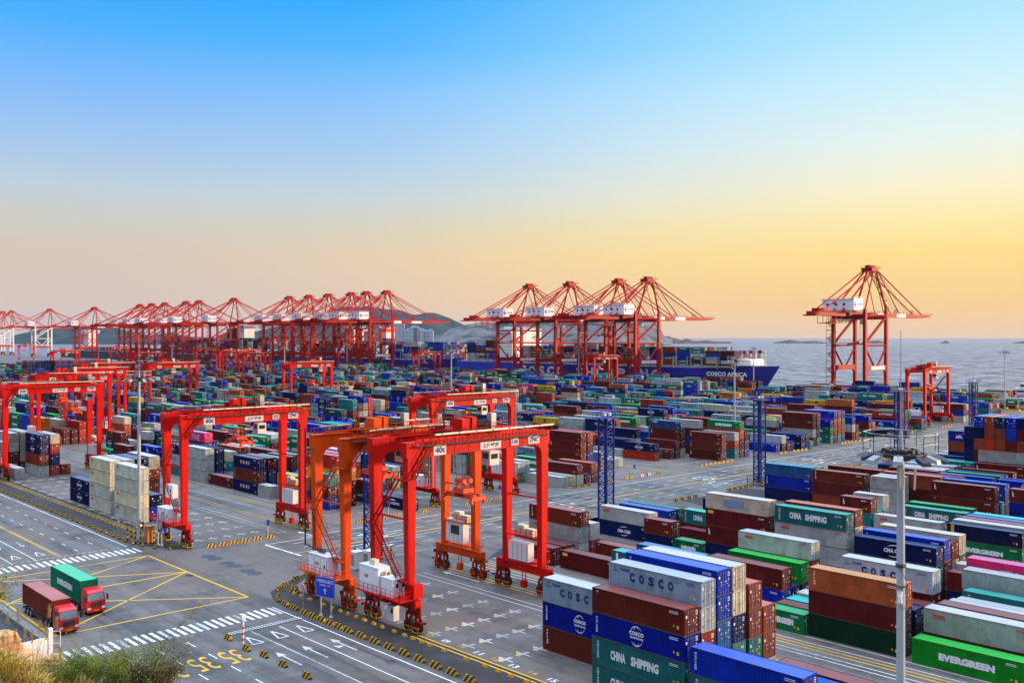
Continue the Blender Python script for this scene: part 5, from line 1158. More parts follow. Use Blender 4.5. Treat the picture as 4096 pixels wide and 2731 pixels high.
def ship(root, y0, y1, x0, beam, deck, bow, mat, house, funnel, name=None, midname=None):
    global MB
    SMB.off = tuple(root.location); MB = SMB
    hull(root, y0, y1, x0, beam, deck, bow, mat)
    if house:
        for (hy0, hy1, ht) in house:
            m = MB(); q_ = 2 if root is s1 else 14; m.box(x0+q_, x0+beam-q_, hy0, hy1, deck, ht-6); m.box(x0-.5+q_*.6, x0+beam+.5-q_*.6, hy0+1, hy1-3, ht-6, ht-2.4); m.box(x0+8, x0+beam-8, hy0+2, hy1-4, ht-2.4, ht)
            for z in np.arange(deck+3, ht-7, 3): 
                for x in np.arange(x0+q_+2, x0+beam-q_-2, 4): m.box(x, x+.7, hy0-.06, hy0, z, z+.7, 1)
                for y in np.arange(hy0+1, hy1-1.5, 4.2): m.box(x0+q_-.06, x0+q_, y, y+.7, z, z+.7, 1)
            m.box(x0+.5, x0+beam-.5, hy0+.9, hy0+1, ht-4.6, ht-3.4, 1); m.box(x0-.56+q_*.6, x0-.5+q_*.6, hy0+1.5, hy1-3.5, ht-4.6, ht-3.4, 1)
            h = m.build('deckhouse', [SW, GLS], root)
            a = MB(); c = x0+beam/2; a.tube((c, hy0+5, ht), (c, hy0+5, ht+9), .5, 6); a.beam((c-4, hy0+5, ht+5), (c+4, hy0+5, ht+5), .4); a.beam((c-2.5, hy0+5, ht+7.5), (c+2.5, hy0+5, ht+7.5), .4); a.build('radar_mast', SW, h)
    if funnel:
        fy, fz, fm = funnel; f = MB(); f.box(x0+3, x0+15, fy-6, fy+6, deck, fz); f.box(x0+2.9, x0+15.1, fy-6.1, fy+6.1, fz-5, fz-1, 1); f.box(x0+2.9, x0+15.1, fy-6.1, fy+6.1, fz-20, fz-12, 2)
        for k in (-2, 1, 3): f.tube((x0+8+k, fy, fz), (x0+8+k, fy+1, fz+3.5), .8, 8, m=3)
        f.build('funnel', fm, root)
    d = MB(); d.rail([(x0+.3, y0+60, deck), (x0+.3, y1-4, deck)], 1.2, 4, .12)
    y = y0+20
    while y < y1-10: d.box(x0+.6, x0+1.4, y-.5, y+.5, deck, deck+9); d.box(x0+.6, x0+beam-1, y-.4, y+.4, deck+8.3, deck+9); d.box(x0+1.5, x0+1.6, y, y+14.2, deck+.8, deck+2.0); y += 14.2
    d.build('lashing_bridge', GRY, root)
    MB = _MB
ship(s1, 398, 752, 626.5, 44, 13.6, 16.0, HB, [(668, 690, 48.5)], None)
SMB.off = tuple(s1.location); MB = SMB
t = MB(); put_text(t, 'COSCO AFRICA', (626.1, 441, 7.8), (.10, -.995, 0), (0, 0, 1), 35, 3.2, 0, .03); 
for i, ch in enumerate('COSCO SHIPPING'):
    if ch != ' ': put_text(t, ch, (626.36, 655-i*12.2, 3.5), (0, -1, 0), (0, 0, 1), 8.6 if ch != 'I' else 2.4, 8.0, 0, .05)
t.build('lettering', TXW, s1)
b = MB(); b.hexa([(638, 408, 16), (660, 408, 16), (664, 417, 16), (632, 417, 16), (638, 409.5, 20.5), (660, 409.5, 20.5), (664, 417, 21), (632, 417, 21)]); b.build('breakwater', SW, s1)
m = MB(); m.tube((648, 402, 15), (648, 402, 29), .6, 8); m.beam((645.5, 402, 24), (650.5, 402, 24), .5); m.box(646.5, 649.5, 401, 403, 27, 27.4); m.build('foremast', CREAM, s1)
MB = _MB
s2 = empty('container_ship', (650, 915, -4.5), 0, 'laden container ship behind the six quay cranes, striped funnel', 'ship')
ship(s2, 772, 1085, 628.5, 42, 13.6, 16.5, HB, [(960, 978, 52)], (885, 49, [SW, TXR, TXN, BLK]))
s3 = empty('container_ship', (650, 1330, -4.5), 0, 'tall laden ship behind the far left quay cranes', 'ship')
ship(s3, 1130, 1520, 631, 44, 12.5, 16, HDK, [(1240, 1258, 62)], (1265, 52, [HDK, HDK, HDK, BLK]))
s4 = empty('container_ship', (655, 1800, -4.5), 0, 'farthest dark hulled ship with a white funnel house', 'ship')
ship(s4, 1610, 2000, 640, 44, 12.5, 16, HDK, [(1880, 1905, 52)], None)
# small craft on the right
for nm, loc, lb, sc, hm in (('workboat', (702, 226, -4.5), 'small white and blue workboat moored at the right edge of the quay', 1.0, HB),):
    o = empty(nm, loc, 0, lb, 'boat'); m = MB()
    m.hexa([(-4, -16, 0), (4, -16, 0), (4, 16, 0), (-4, 16, 0), (-5, -19, 4), (5, -19, 4), (5, 17, 3.2), (-5, 17, 3.2)]); m.box(-5.1, 5.1, -17, 17, 2.6, 3.1, 1); m.build('hull', [hm, WHT], o)
    m = MB(); m.box(-3.6, 3.6, 0, 13, 3.2, 7.5); m.box(-3.2, 3.2, 2, 9, 7.5, 11); m.box(-3.25, 3.25, 1.95, 2, 8.8, 10.2, 1); m.box(-3.65, -3.6, 1, 12, 5, 6.2, 1); m.box(-3.25, -3.2, 2.5, 8.5, 8.8, 10.2, 1); m.tube((0, 6, 11), (0, 6, 17), .2, 6); m.beam((-2, 6, 14), (2, 6, 14), .2); m.build('wheelhouse', [SW, GLS], o)
    m = MB(); m.tube((0, -10, 3.2), (0, -10, 9), .25, 6); m.beam((0, -10, 8), (0, -1, 5), .15); m.build('foremast', CREAM, o)
    o.rotation_euler.z = R(0 if loc[0] < 800 else 60)
# city blocks at the foot of the hill
TW = noise_mat('pale_tower_block', (.55, .60, .66), .7, .1, .1)
for i, (px, w, h) in enumerate(((1548, 16, 60), (1590, 40, 64), (1632, 14, 40), (1655, 22, 48), (1668, 18, 46), (1690, 20, 40), (1706, 14, 36), (1722, 16, 38))):
    p = w_at(px, 2700); o = empty('tower_block', p, YAW-R(90), 'pale %s tower block at the foot of the hill, %s from the left' % (('wide' if w > 30 else 'slim'), ('first', 'second', 'third', 'fourth', 'fifth', 'sixth', 'seventh', 'eighth')[i]), 'building')
    m = MB(); m.box(-w/2, w/2, -6, 6, 0, h+20); m.box(-w/4, w/4, -4, 4, h+20, h+24); m.build('wall', TW, o)
    m = MB()
    for z in np.arange(6, h+17, 4):
        for x in np.arange(-w/2+1.5, w/2-2, 4): m.box(x, x+2, -6.05, -6.0, z, z+2)
    m.build('window', GLS, o)
# ------------------------------------------------------------------ light masts and lattice towers
def mast(loc, H, label, detail=False, r=.3):
    o = empty('light_mast', loc, 0, label, 'light mast', 'high mast lamps of the terminal')
    m = MB(); m.tube((0, 0, 0), (0, 0, H), r*1.25 if not detail else .32, 12, r*.8 if not detail else .24); m.tube((0, 0, 0), (0, 0, .5), r*2, 12); m.build('pole', LGRY, o)
    s = MB(); s.tube((0, 0, H), (0, 0, H+1.6), .22, 8, .12); s.tube((0, 0, H+1.6), (0, 0, H+8.3), .05, 6, .02); s.build('lightning_rod', GRY, o)
    h = MB(); n = 24; R_ = 1.55
    for i in range(n):
        a, b = 2*math.pi*i/n, 2*math.pi*(i+1)/n; h.beam((R_*math.cos(a), R_*math.sin(a), H+.05), (R_*math.cos(b), R_*math.sin(b), H+.05), .25, .22)
    for i in range(6): a = math.pi*i/3; h.beam((0, 0, H+.0), (R_*math.cos(a), R_*math.sin(a), H+.05), .16)
    h.tube((0, 0, H-.35), (0, 0, H+.4), .62, 14)
    for i in range(12):
        a = 2*math.pi*i/12+.1; h.box(1.0*math.cos(a)-.16, 1.0*math.cos(a)+.16, 1.0*math.sin(a)-.16, 1.0*math.sin(a)+.16, H+.2, H+.42)
    h.build('lamp_ring', DARK, o)
    g = MB(); R2 = 2.35; n = 9 if detail else 8
    P = [(R2*math.cos(2*math.pi*i/n), R2*math.sin(2*math.pi*i/n), H+.25) for i in range(n+1)]
    t = .035 if detail else .06
    g.rail(P, 1.25, 3, t); 
    for i in range(n): g.beam((P[i][0]*.5, P[i][1]*.5, H+.05), P[i], t*1.3)
    g.build('guard_rail', CREAM if detail else GRY, o)
    for i in range(10):
        a = 2*math.pi*i/10+.35; l = MB(); c, s_ = math.cos(a), math.sin(a); rr = 2.15 if i % 2 else 2.6
        def Q(u, v, w): return ((rr+u)*c-v*s_, (rr+u)*s_+v*c, H+w)
        l.hexa([Q(-.45, -.32, -.15), Q(.35, -.32, -.4), Q(.35, .32, -.4), Q(-.45, .32, -.15), Q(-.4, -.28, .12), Q(.3, -.28, -.16), Q(.3, .28, -.16), Q(-.4, .28, .12)], 0)
        l.quad(Q(-.44, -.3, -.16), Q(-.44, .3, -.16), Q(.34, .3, -.41), Q(.34, -.3, -.41), 1); l.beam((1.4*c, 1.4*s_, H+.05), Q(-.4, 0, 0), .1)
        l.build('floodlight', [GRY if i % 3 else DARK, WHT], o)
    return o
nm = mast((62.0, 28.2, 0), 30, 'grey light mast nearest the camera, round lamp ring and white camera on the pole', True)
c = MB(); c.tube((-.35, -.1, 20.3), (-.35, -.1, 20.75), .17, 12, .12); c.tube((-.35, -.1, 20.18), (-.35, -.1, 20.3), .1, 12, .17); c.beam((-.35, -.1, 20.8), (.0, 0, 20.8), .08); c.box(-.3, -.05, -.2, .1, 20.7, 21.0); c.build('camera', WHT, nm)
c = MB(); pts = [(-.3, -.12, 22.6), (-.33, -.3, 22.2), (-.15, -.42, 21.8), (.12, -.4, 21.4), (.28, -.2, 21.0), (.22, -.3, 20.2), (0, -.42, 19.8), (-.25, -.3, 20.0)]
for a, b in zip(pts[:-1], pts[1:]): c.tube(a, b, .022, 6)
for z in (21.3, 22.6, 22.75): c.tube((0, 0, z), (0, 0, z+.05), .36, 14)
c.build('cable', DARK, nm)
c = MB()
for dx, dy in ((-.45, -.9), (-.6, -.4), (-.5, -.2)): c.tube((dx*1.4, dy*1.4, 29.2), (dx*1.3, dy*1.3, 27.9), .07, 6)
c.build('antenna', CREAM, nm)
ms = [((70.8, 177.2, 0), 'grey light mast beside the orange cabinet and striped bollards'), ((271.5, 180, 0), 'pale light mast behind striped bollards right of centre'), ((525.8, 184, 0), 'light mast on the quay at the right edge'), ((585, 372, 0), 'far light mast beside the blue bow'),
      ((315, 381, 0), 'light mast left of the small orange gantry'), ((343, 600, 0), 'far light mast behind the tall red gantry left of centre'), ((380, 873, 0), 'tiny light mast between the far gantries'), ((537, 1500, 0), 'tiny light mast at the far left'), ((497, 1671, 0), 'farthest light mast at the left edge'), ((560, 850, 0), 'far light mast in front of the six quay cranes'), ((575, 531, 0), 'light mast in front of the rightmost four cranes')]
m1 = mast(ms[0][0], 30, ms[0][1])
for l, lb in ms[1:]: copy_tree(m1, loc=l, label=lb)
def lattice(loc, H, label):
    o = empty('lattice_tower', loc, 0, label, 'lattice tower', 'blue lattice towers of the yard'); a = 1.05
    m = MB()
    for x in (-a, a):
        for y in (-a, a): m.tube((x, y, 0), (x, y, H), .19, 8)
    z = 0; st = 1.45; k = 0
    while z+st <= H+.01:
        for p, q in (((-a, -a), (a, -a)), ((a, -a), (a, a)), ((a, a), (-a, a)), ((-a, a), (-a, -a))):
            m.beam((*p, z), (*q, z), .13); m.beam((*(p if k % 2 else q), z), (*(q if k % 2 else p), z+st), .13)
        z += st; k += 1
    m.box(-.25, .25, -.25, .25, .5, H, 0) if False else None
    m.tube((.3, .3, 0), (.3, .3, H), .2, 6); m.tube((-.3, .2, 0), (-.3, .2, H), .08, 6)
    m.build('lattice_frame', BLUE, o)
    p = MB(); p.box(-a-.9, a+.9, -a-.9, a+.9, H, H+.14); p.rail([(-a-.9, -a-.9, H), (a+.9, -a-.9, H), (a+.9, a+.9, H), (-a-.9, a+.9, H), (-a-.9, -a-.9, H)], 1.2, 1.2, .06); p.build('top_platform', BLUE, o)
    e = MB(); e.tube((0, 0, H), (0, 0, H+4.2), .04, 6); e.build('lightning_rod', BLUE, o)
    l = MB(); 
    for dx in (-.7, .8): l.box(dx-.2, dx+.2, -.5, .0, H+.5, H+1.1)
    l.build('floodlight', WHT, o)
    b = MB(); b.box(-2.0, 2.0, -2.0, -1.8, .55, .75); b.box(-2.0, 2.0, 1.8, 2.0, .55, .75); b.box(-2.0, -1.8, -2, 2, .55, .75); b.box(1.8, 2.0, -2, 2, .55, .75); b.build('crash_rail', YEL, o)
    return o
l1 = lattice((142.8, 124.5, 0), 21.8, 'blue lattice tower nearest, standing before the brown container stacks')
for (x, y), lb in (((93.5, 134), 'blue lattice tower half hidden behind the bright red gantry leg'), ((213, 133.7), 'blue lattice tower right of centre with striped posts at its foot'), ((277, 126.4), 'blue lattice tower behind the near light mast'), ((350, 133), 'blue lattice tower at the right edge before the sea')):
    copy_tree(l1, loc=(x, y, 0), label=lb)
# ------------------------------------------------------------------ bollards, barriers, wheel stops
pm = MB(); pm.tube((0, 0, 0), (0, 0, 1.9), .13, 12); PM = pm.mesh('bollard', [STRIPEZ])
def top(name, me, loc, rz, label, cat, group):
    o = bpy.data.objects.new(name, me); COL.objects.link(o); o.location = loc; o.rotation_euler.z = rz; return tag(o, label, cat, group)
for i, (x, y) in enumerate(((69.0, 178.1), (68.9, 176.0), (69.0, 174.3), (69.6, 173.5), (71.5, 172.0))): top('bollard', PM, (x, y, 0), 0, 'black and yellow banded post number %s from the left by the orange cabinet' % ('one', 'two', 'three', 'four', 'five')[i], 'bollard', 'striped posts round the left mast').scale = (1.25, 1.25, 1.45)
for (cx, cy), nm_ in (((142.8, 124.5), 'nearest lattice tower'), ((213, 133.7), 'lattice tower right of centre'), ((277, 126.4), 'lattice tower behind the near mast'), ((93.5, 134), 'half hidden lattice tower'), ((271.5, 178.5), 'pale mast right of centre')):
    for dx in (-2.2, 2.2):
        for dy in (-2.2, 2.2): top('bollard', PM, (cx+dx, cy+dy, 0), 0, 'black and yellow banded post round the foot of the %s' % nm_, 'bollard', 'striped posts round the %s' % nm_).scale = (1.3, 1.3, 1.2)
bm_ = MB(); L_ = 1.55; bm_.hexa([(-.28, -L_/2, 0), (.28, -L_/2, 0), (.28, L_/2, 0), (-.28, L_/2, 0), (-.09, -L_/2+.14, .68), (.09, -L_/2+.14, .68), (.09, L_/2-.14, .68), (-.09, L_/2-.14, .68)]); BM = bm_.mesh('road_barrier', [STRIPE])
BMR = bm_.mesh('road_barrier_white', [REDW])
def barrier(x, y, rz, line_, me=None, s=1.0): o = top('road_barrier', me or BM, (x, y, .01), rz, 'striped concrete block %s' % line_ if me is None else 'red and white block %s' % line_, 'road barrier', 'striped barriers %s' % line_); o.scale = (1, s, 1); return o
y = 79.2
while y < 115:
    barrier(68.1, y, 0, 'edging the main road below the exit sign', s=1.2 if y < 101 else 1.25); y += 3.0 if y < 101 else 2.1
for x, y, a in ((68.4, 117.0, 4), (68.5, 119.6, 0), (68.9, 122.4, -14), (70.6, 125.3, -28), (71.8, 127.2, -50), (73.6, 128.6, -60), (76.8, 130.8, -72), (79.9, 132.4, -75), (72.9, 124.6, 20), (73.6, 125.8, 10)):
    barrier(x, y, R(a), 'curving round the nose of the dark island')
y = 180.6; k = 0
while y < 330: barrier(68.2, y, 0, 'along the left main road kerb', s=.95); y += 3.2
for x, y, a in ((68.1, 177.3, -5), (68.4, 174.2, -12), (69.0, 171.2, -22), (70.1, 168.0, -35), (71.9, 165.4, -50)): barrier(x, y, R(a), 'curving round the crossing corner at the left')
for x, y in ((55.6, 102.0), (55.6, 97.6), (55.6, 92.4), (55.5, 110.9), (55.2, 105.6)): barrier(x, y, 0, 'in the middle of the near road')
for x in (77.6, 79.9, 82.0, 84.2, 86.7, 89.4): barrier(x, 161.6, R(90), 'before the painted bays left of the orange gantry', s=1.15)
for x in (106.5, 110.0, 116.0, 119.0, 122.0, 127.0): barrier(x, 162.4, R(90), 'before the bays under the lattice tower side')
for x in (139, 142, 145, 148, 151): barrier(x, 162.6, R(90), 'behind the far legs of the bright red gantry')
for x in (175, 177.6, 180.2, 184.5, 187, 189.2): barrier(x, 163.0, R(90), 'before the cream container with red letters')
for x in (196.2, 198.2, 209.8): barrier(x, 163.8, R(90), 'before the empty bays behind the first lattice tower')
for x in (202.6, 205.8): barrier(x, 163.8, R(90), 'between the yellow ones behind the first lattice tower', BMR)
for x in (231.5, 233.8, 236, 238.2, 240.4, 242.6, 244.8, 247): barrier(x, 164.8, R(90), 'before the three-high maroon stack')
for x in (262, 265, 275, 277.5, 283, 285.4, 288, 290.5): barrier(x, 164.6, R(90), 'by the pale mast right of centre')
for x in (316, 318.4, 321, 323.4, 326, 329, 332): barrier(x, 165, R(90), 'before the stacks four boxes high')
for x in (404, 407, 410, 413, 372, 375, 378, 350, 353): barrier(x, 166, R(90), 'before the far gantry on the right')
for x in (177.8, 180.2, 182.8, 185.4, 199.5, 201.9, 204.3, 206.7, 209.1): barrier(x, 133.8, R(90), 'on the near side of the cross road')
for x in (126, 128.4, 131, 145.5): barrier(x, 133, R(90), 'beside the nearest lattice tower foot')
for x in (262, 264.6, 267.2, 283, 285.5, 288, 330, 333, 336): barrier(x, 134, R(90), 'on the near side of the cross road, far right')
wm = MB(); wm.hexa([(-.17, -.42, 0), (.17, -.42, 0), (.17, .42, 0), (-.17, .42, 0), (-.1, -.36, .3), (.1, -.36, .3), (.1, .36, .3), (-.1, .36, .3)]); WM = wm.mesh('wheel_stop', [YEL])
ys = [124.0, 121.9, 119.6, 115.9, 113.6, 111.7, 109.7, 107.7, 105.9, 103.7, 101.8, 99.1, 96.9, 95.2, 93.3, 91.8, 89.0, 84.8, 81.5, 79.3, 77.2, 74.6]
for y in ys: top('wheel_stop', WM, (72.5, y, .005), R(random.uniform(-12, 12)), 'small yellow concrete block on the dark island below the exit sign', 'wheel stop', 'yellow blocks on the island below the exit sign').scale = (1.2, .95, 1.0)
y = 184.8
while y < 275: top('wheel_stop', WM, (72.7, y, .005), R(random.uniform(-8, 8)), 'small yellow block along the dark strip at the left', 'wheel stop', 'yellow blocks along the left dark strip').scale = (1.15, .9, 1.0); y += random.choice((2.1, 2.4, 2.9))
# ------------------------------------------------------------------ signs and roadside furniture
o = empty('road_sign', (69.9, 111.2, 0), R(14), 'large blue road sign reading terminal 1 exit with a white arrow', 'road sign')
for y in (-.95, .95):
    m = MB(); m.tube((0, y, 0), (0, y, 5.4), .12, 10); m.tube((0, y, 0), (0, y, .25), .3, 10, .14); m.build('post', LGRY, o)
m = MB(); m.box(-.2, -.13, -1.75, 1.75, 2.55, 5.35); p = m.build('sign_board', SIGNB, o)
t = MB(); x = -.21
put_text(t, '1号码头出口', (x, 1.45, 4.5), (0,-1,0), (0,0,1), 2.9, .5, 0, .02); put_text(t, 'TERMINAL 1 EXIT', (x, 1.05, 4.1), (0,-1,0), (0,0,1), 2.1, .22, 0, .01)
t.quad((x, .08, 3.0), (x, -.08, 3.0), (x, -.08, 3.7), (x, .08, 3.7)); t.poly([(x, .3, 3.45), (x, .42, 3.35), (x, 0, 3.85), (x, -.42, 3.35), (x, -.3, 3.45), (x, 0, 3.68)])
for a, b in (((1.7, 2.6), (-1.7, 2.64)), ((1.7, 5.26), (-1.7, 5.3)), ((1.7, 2.6), (1.66, 5.3)), ((-1.66, 2.6), (-1.7, 5.3))): t.quad((x, a[0], a[1]), (x, b[0], a[1]), (x, b[0], b[1]), (x, a[0], b[1]))
t.build('lettering', TXW, p)
o = empty('stop_sign', (69.0, 115.6, 0), R(8), 'small red octagonal stop sign left of the blue exit sign', 'road sign')
m = MB(); m.tube((0, 0, 0), (0, 0, 3.2), .06, 8); m.build('post', GRY, o)
m = MB(); m.tube((-.1, 0, 3.3), (-.06, 0, 3.3), .42, 8, .42, 1); m.tube((-.13, 0, 3.3), (-.1, 0, 3.3), .36, 8, .36, 0); m.build('sign_board', [TXR, TXW], o)
t = MB(); put_text(t, '停', (-.15, .2, 3.12), (0,-1,0), (0,0,1), .4, .38, 0, .02); t.build('lettering', TXW, o)
o = tag(MB().build('x', TXW) if False else empty('striped_board', (74.6, 123.6, 0), R(-15)), 'yellow and black diagonal striped board at the foot of the orange gantry', 'warning board')
m = MB(); m.box(-.08, 0, -1.3, 1.3, .5, 2.9); m.build('sign_board', STRIPEX, o); m = MB(); m.beam((.1, -1, 0), (.1, -1, 2.6), .1); m.beam((.1, 1, 0), (.1, 1, 2.6), .1); m.build('post', YEL, o)
o = empty('crossing_sign', (71.0, 166.8, 0), R(20), 'blue pedestrian crossing sign with a white triangle at the left corner', 'road sign')
m = MB(); m.tube((0, 0, 0), (0, 0, 3.3), .06, 8); m.build('post', GRY, o); m = MB(); m.box(-.1, -.05, -.5, .5, 2.6, 3.6); p = m.build('sign_board', SIGNB, o)
t = MB(); t.poly([(-.11, .4, 2.75), (-.11, -.4, 2.75), (-.11, 0, 3.48)]); t.build('lettering', TXW, p); t = MB(); t.tube((-.12, 0, 3.22), (-.11, 0, 3.22), .05, 8); t.quad((-.12, .06, 2.98), (-.12, -.06, 2.98), (-.12, -.05, 3.17), (-.12, .05, 3.17)); t.quad((-.12, .14, 2.8), (-.12, .06, 2.8), (-.12, -.02, 3.0), (-.12, .05, 3.0)); t.quad((-.12, -.06, 2.8), (-.12, -.14, 2.8), (-.12, -.05, 3.0), (-.12, .02, 3.0)); t.build('pictogram', TXK, p)
o = empty('traffic_light', (69.9, 173.3, 0), 0, 'traffic signal glowing amber on a thin white post', 'traffic light')
m = MB(); m.tube((0, 0, 0), (0, 0, 3.2), .07, 8); m.tube((0, 0, 0), (0, 0, .3), .2, 8); m.tube((0, 0, 3.9), (.3, -.6, 4.9), .03, 6); m.build('post', GRY, o)
m = MB(); m.box(-.2, .1, -.22, .22, 2.8, 4.0); m.build('housing', BLK, o)
AMB, _nt, _b = new_mat('amber_lamp'); _b.inputs['Emission Color'].default_value = (1, .35, .02, 1); _b.inputs['Emission Strength'].default_value = 6
m = MB(); m.tube((-.25, 0, 3.4), (-.2, 0, 3.4), .2, 14); m.build('lamp', AMB, o)
o = empty('control_cabinet', (71.2, 173.2, 0), 0, 'orange metal cabinet at the foot of the left light mast', 'cabinet'); CO = noise_mat('cabinet_orange', (.62, .24, .07), .5)
m = MB(); m.box(-.7, .5, -.8, .8, .15, 3.1); m.box(-.78, .58, -.88, .88, 3.1, 3.2); m.box(-.72, -.7, -.01, .01, .3, 3.0, 1); m.box(-.8, .6, -.9, .9, 0, .15, 1); m.build('body', [CO, DARK], o)
for x, y, k in ((71.3, 169.8, 'left'), (71.6, 169.0, 'right')):
    o = empty('steel_post', (x, y, 0), 0, '%s one of the two tall grey posts left of the crossing sign' % k, 'post'); m = MB(); m.tube((0, 0, 0), (0, 0, 6.2), .13, 10)
    for z in np.arange(1, 6.2, .5): m.tube((0, 0, z), (0, 0, z+.05), .17, 10)
    m.tube((0, 0, 0), (0, 0, .3), .3, 10); m.build('pole', LGRY, o)
o = empty('small_sign', (69.0, 182.5, 0), 0, 'little green topped sign on a thin post before the pale grey stacks', 'road sign'); m = MB(); m.tube((0, 0, 0), (0, 0, 2.8), .035, 6); m.build('post', GRY, o); m = MB(); m.box(-.06, -.03, -.5, .4, 2.8, 3.3); m.box(-.07, -.06, -.5, .4, 3.1, 3.3, 1); m.build('sign_board', [WHT, MD if False else noise_mat('green_sign', (.02, .3, .2))], o)
for (x, y), lb in (((89.5, 162.6), 'left of the orange gantry'), ((118, 163.4), 'between the red gantry legs'), ((150, 163.6), 'behind the far legs of the bright gantry'), ((182, 164), 'before the cream container'), ((201, 165), 'behind the first lattice tower'), ((243, 165.8), 'before the three-high maroon stack'), ((291, 166), 'right of the pale mast'), ((336, 166), 'before the far right blocks')):
    o = empty('bay_sign', (x, y, 0), 0, 'small blue bay sign on a white post ' + lb, 'bay sign', 'blue bay signs along the cross road'); m = MB(); m.tube((0, 0, 0), (0, 0, 2.4), .05, 6); m.build('post', WHT, o); m = MB(); m.box(-.08, -.02, -.3, .3, 2.3, 3.3); m.box(-.3, .3, -.08, -.02, 2.3, 3.3); m.build('sign_board', SIGNB, o)
for (x, y), lb in (((87.6, 130.2), 'left'), ((89.6, 129.2), 'right')):
    o = empty('equipment_cabinet', (x, y, 0), 0, '%s white cabinet with fans between the orange and bright red gantries' % lb, 'cabinet'); m = MB(); m.box(-.8, .8, -.8, .8, .25, 2.9); m.box(-.88, .88, -.88, .88, 2.9, 3.0); m.box(-.95, -.8, -.5, .4, .9, 1.7, 1); m.box(-.95, -.8, -.5, .4, 1.9, 2.6, 1); m.box(-.9, .9, -.9, .9, 0, .25, 1); m.build('body', [BOXW, GRY], o)
o = empty('guard_post', (55.5, 107.0, 0), 0, 'white and orange banded post on the near road island', 'post'); m = MB(); m.tube((0, 0, 0), (0, 0, 3.4), .13, 10)
for z in (.8, 1.5, 2.2): m.tube((0, 0, z), (0, 0, z+.3), .14, 10, m=1)
m.box(-.25, .2, -.25, .25, 3.4, 4.0); m.build('post', [WHT, ORG], o)
# spreader frames, board and cones on the far right quay
for i, (x, y) in enumerate(((505, 196), (519, 189), (532, 180), (548, 172), (511, 178))):
    o = empty('spreader_frame', (x, y, 0), R(90 if i % 2 else 0), 'yellow lifting frame number %s lying on the far right quay' % ('one', 'two', 'three', 'four', 'five')[i], 'lifting frame', 'yellow frames parked on the quay'); m = MB()
    for a in (-.7, .7): m.box(a-.2, a+.2, -6, 6, 1.0, 1.7)
    for b in (-6, -2, 2, 6): m.box(-1.2, 1.2, b-.25, b+.25, .9, 1.6)
    for a in (-1.1, 1.1):
        for b in (-6, 6): m.box(a-.15, a+.15, b-.2, b+.2, 0, 1)
    m.box(-.5, .5, -.6, .6, 1.7, 2.6); m.build('frame', YEL, o)
o = empty('notice_board', (535, 178, 0), R(20), 'blue and yellow board on posts near the right edge', 'notice board'); m = MB(); m.box(-.1, 0, -2.2, 2.2, 2.6, 4.6); m.box(-.1, 0, -2.2, 2.2, 1.6, 2.6, 1); m.beam((.1, -1.8, 0), (.1, -1.8, 4.4), .2); m.beam((.1, 1.8, 0), (.1, 1.8, 4.4), .2); m.build('board', [SIGNB, YEL], o)
cn = MB(); cn.tube((0, 0, 0), (0, 0, .9), .25, 10, .04); cn.box(-.35, .35, -.35, .35, 0, .06); CN = cn.mesh('traffic_cone', [ORG])
for x, y in ((560, 250), (575, 232), (590, 214)): top('traffic_cone', CN, (x, y, 0), 0, 'orange cone on the open quay at the far right', 'traffic cone', 'orange cones on the quay').scale = (2, 2, 2)
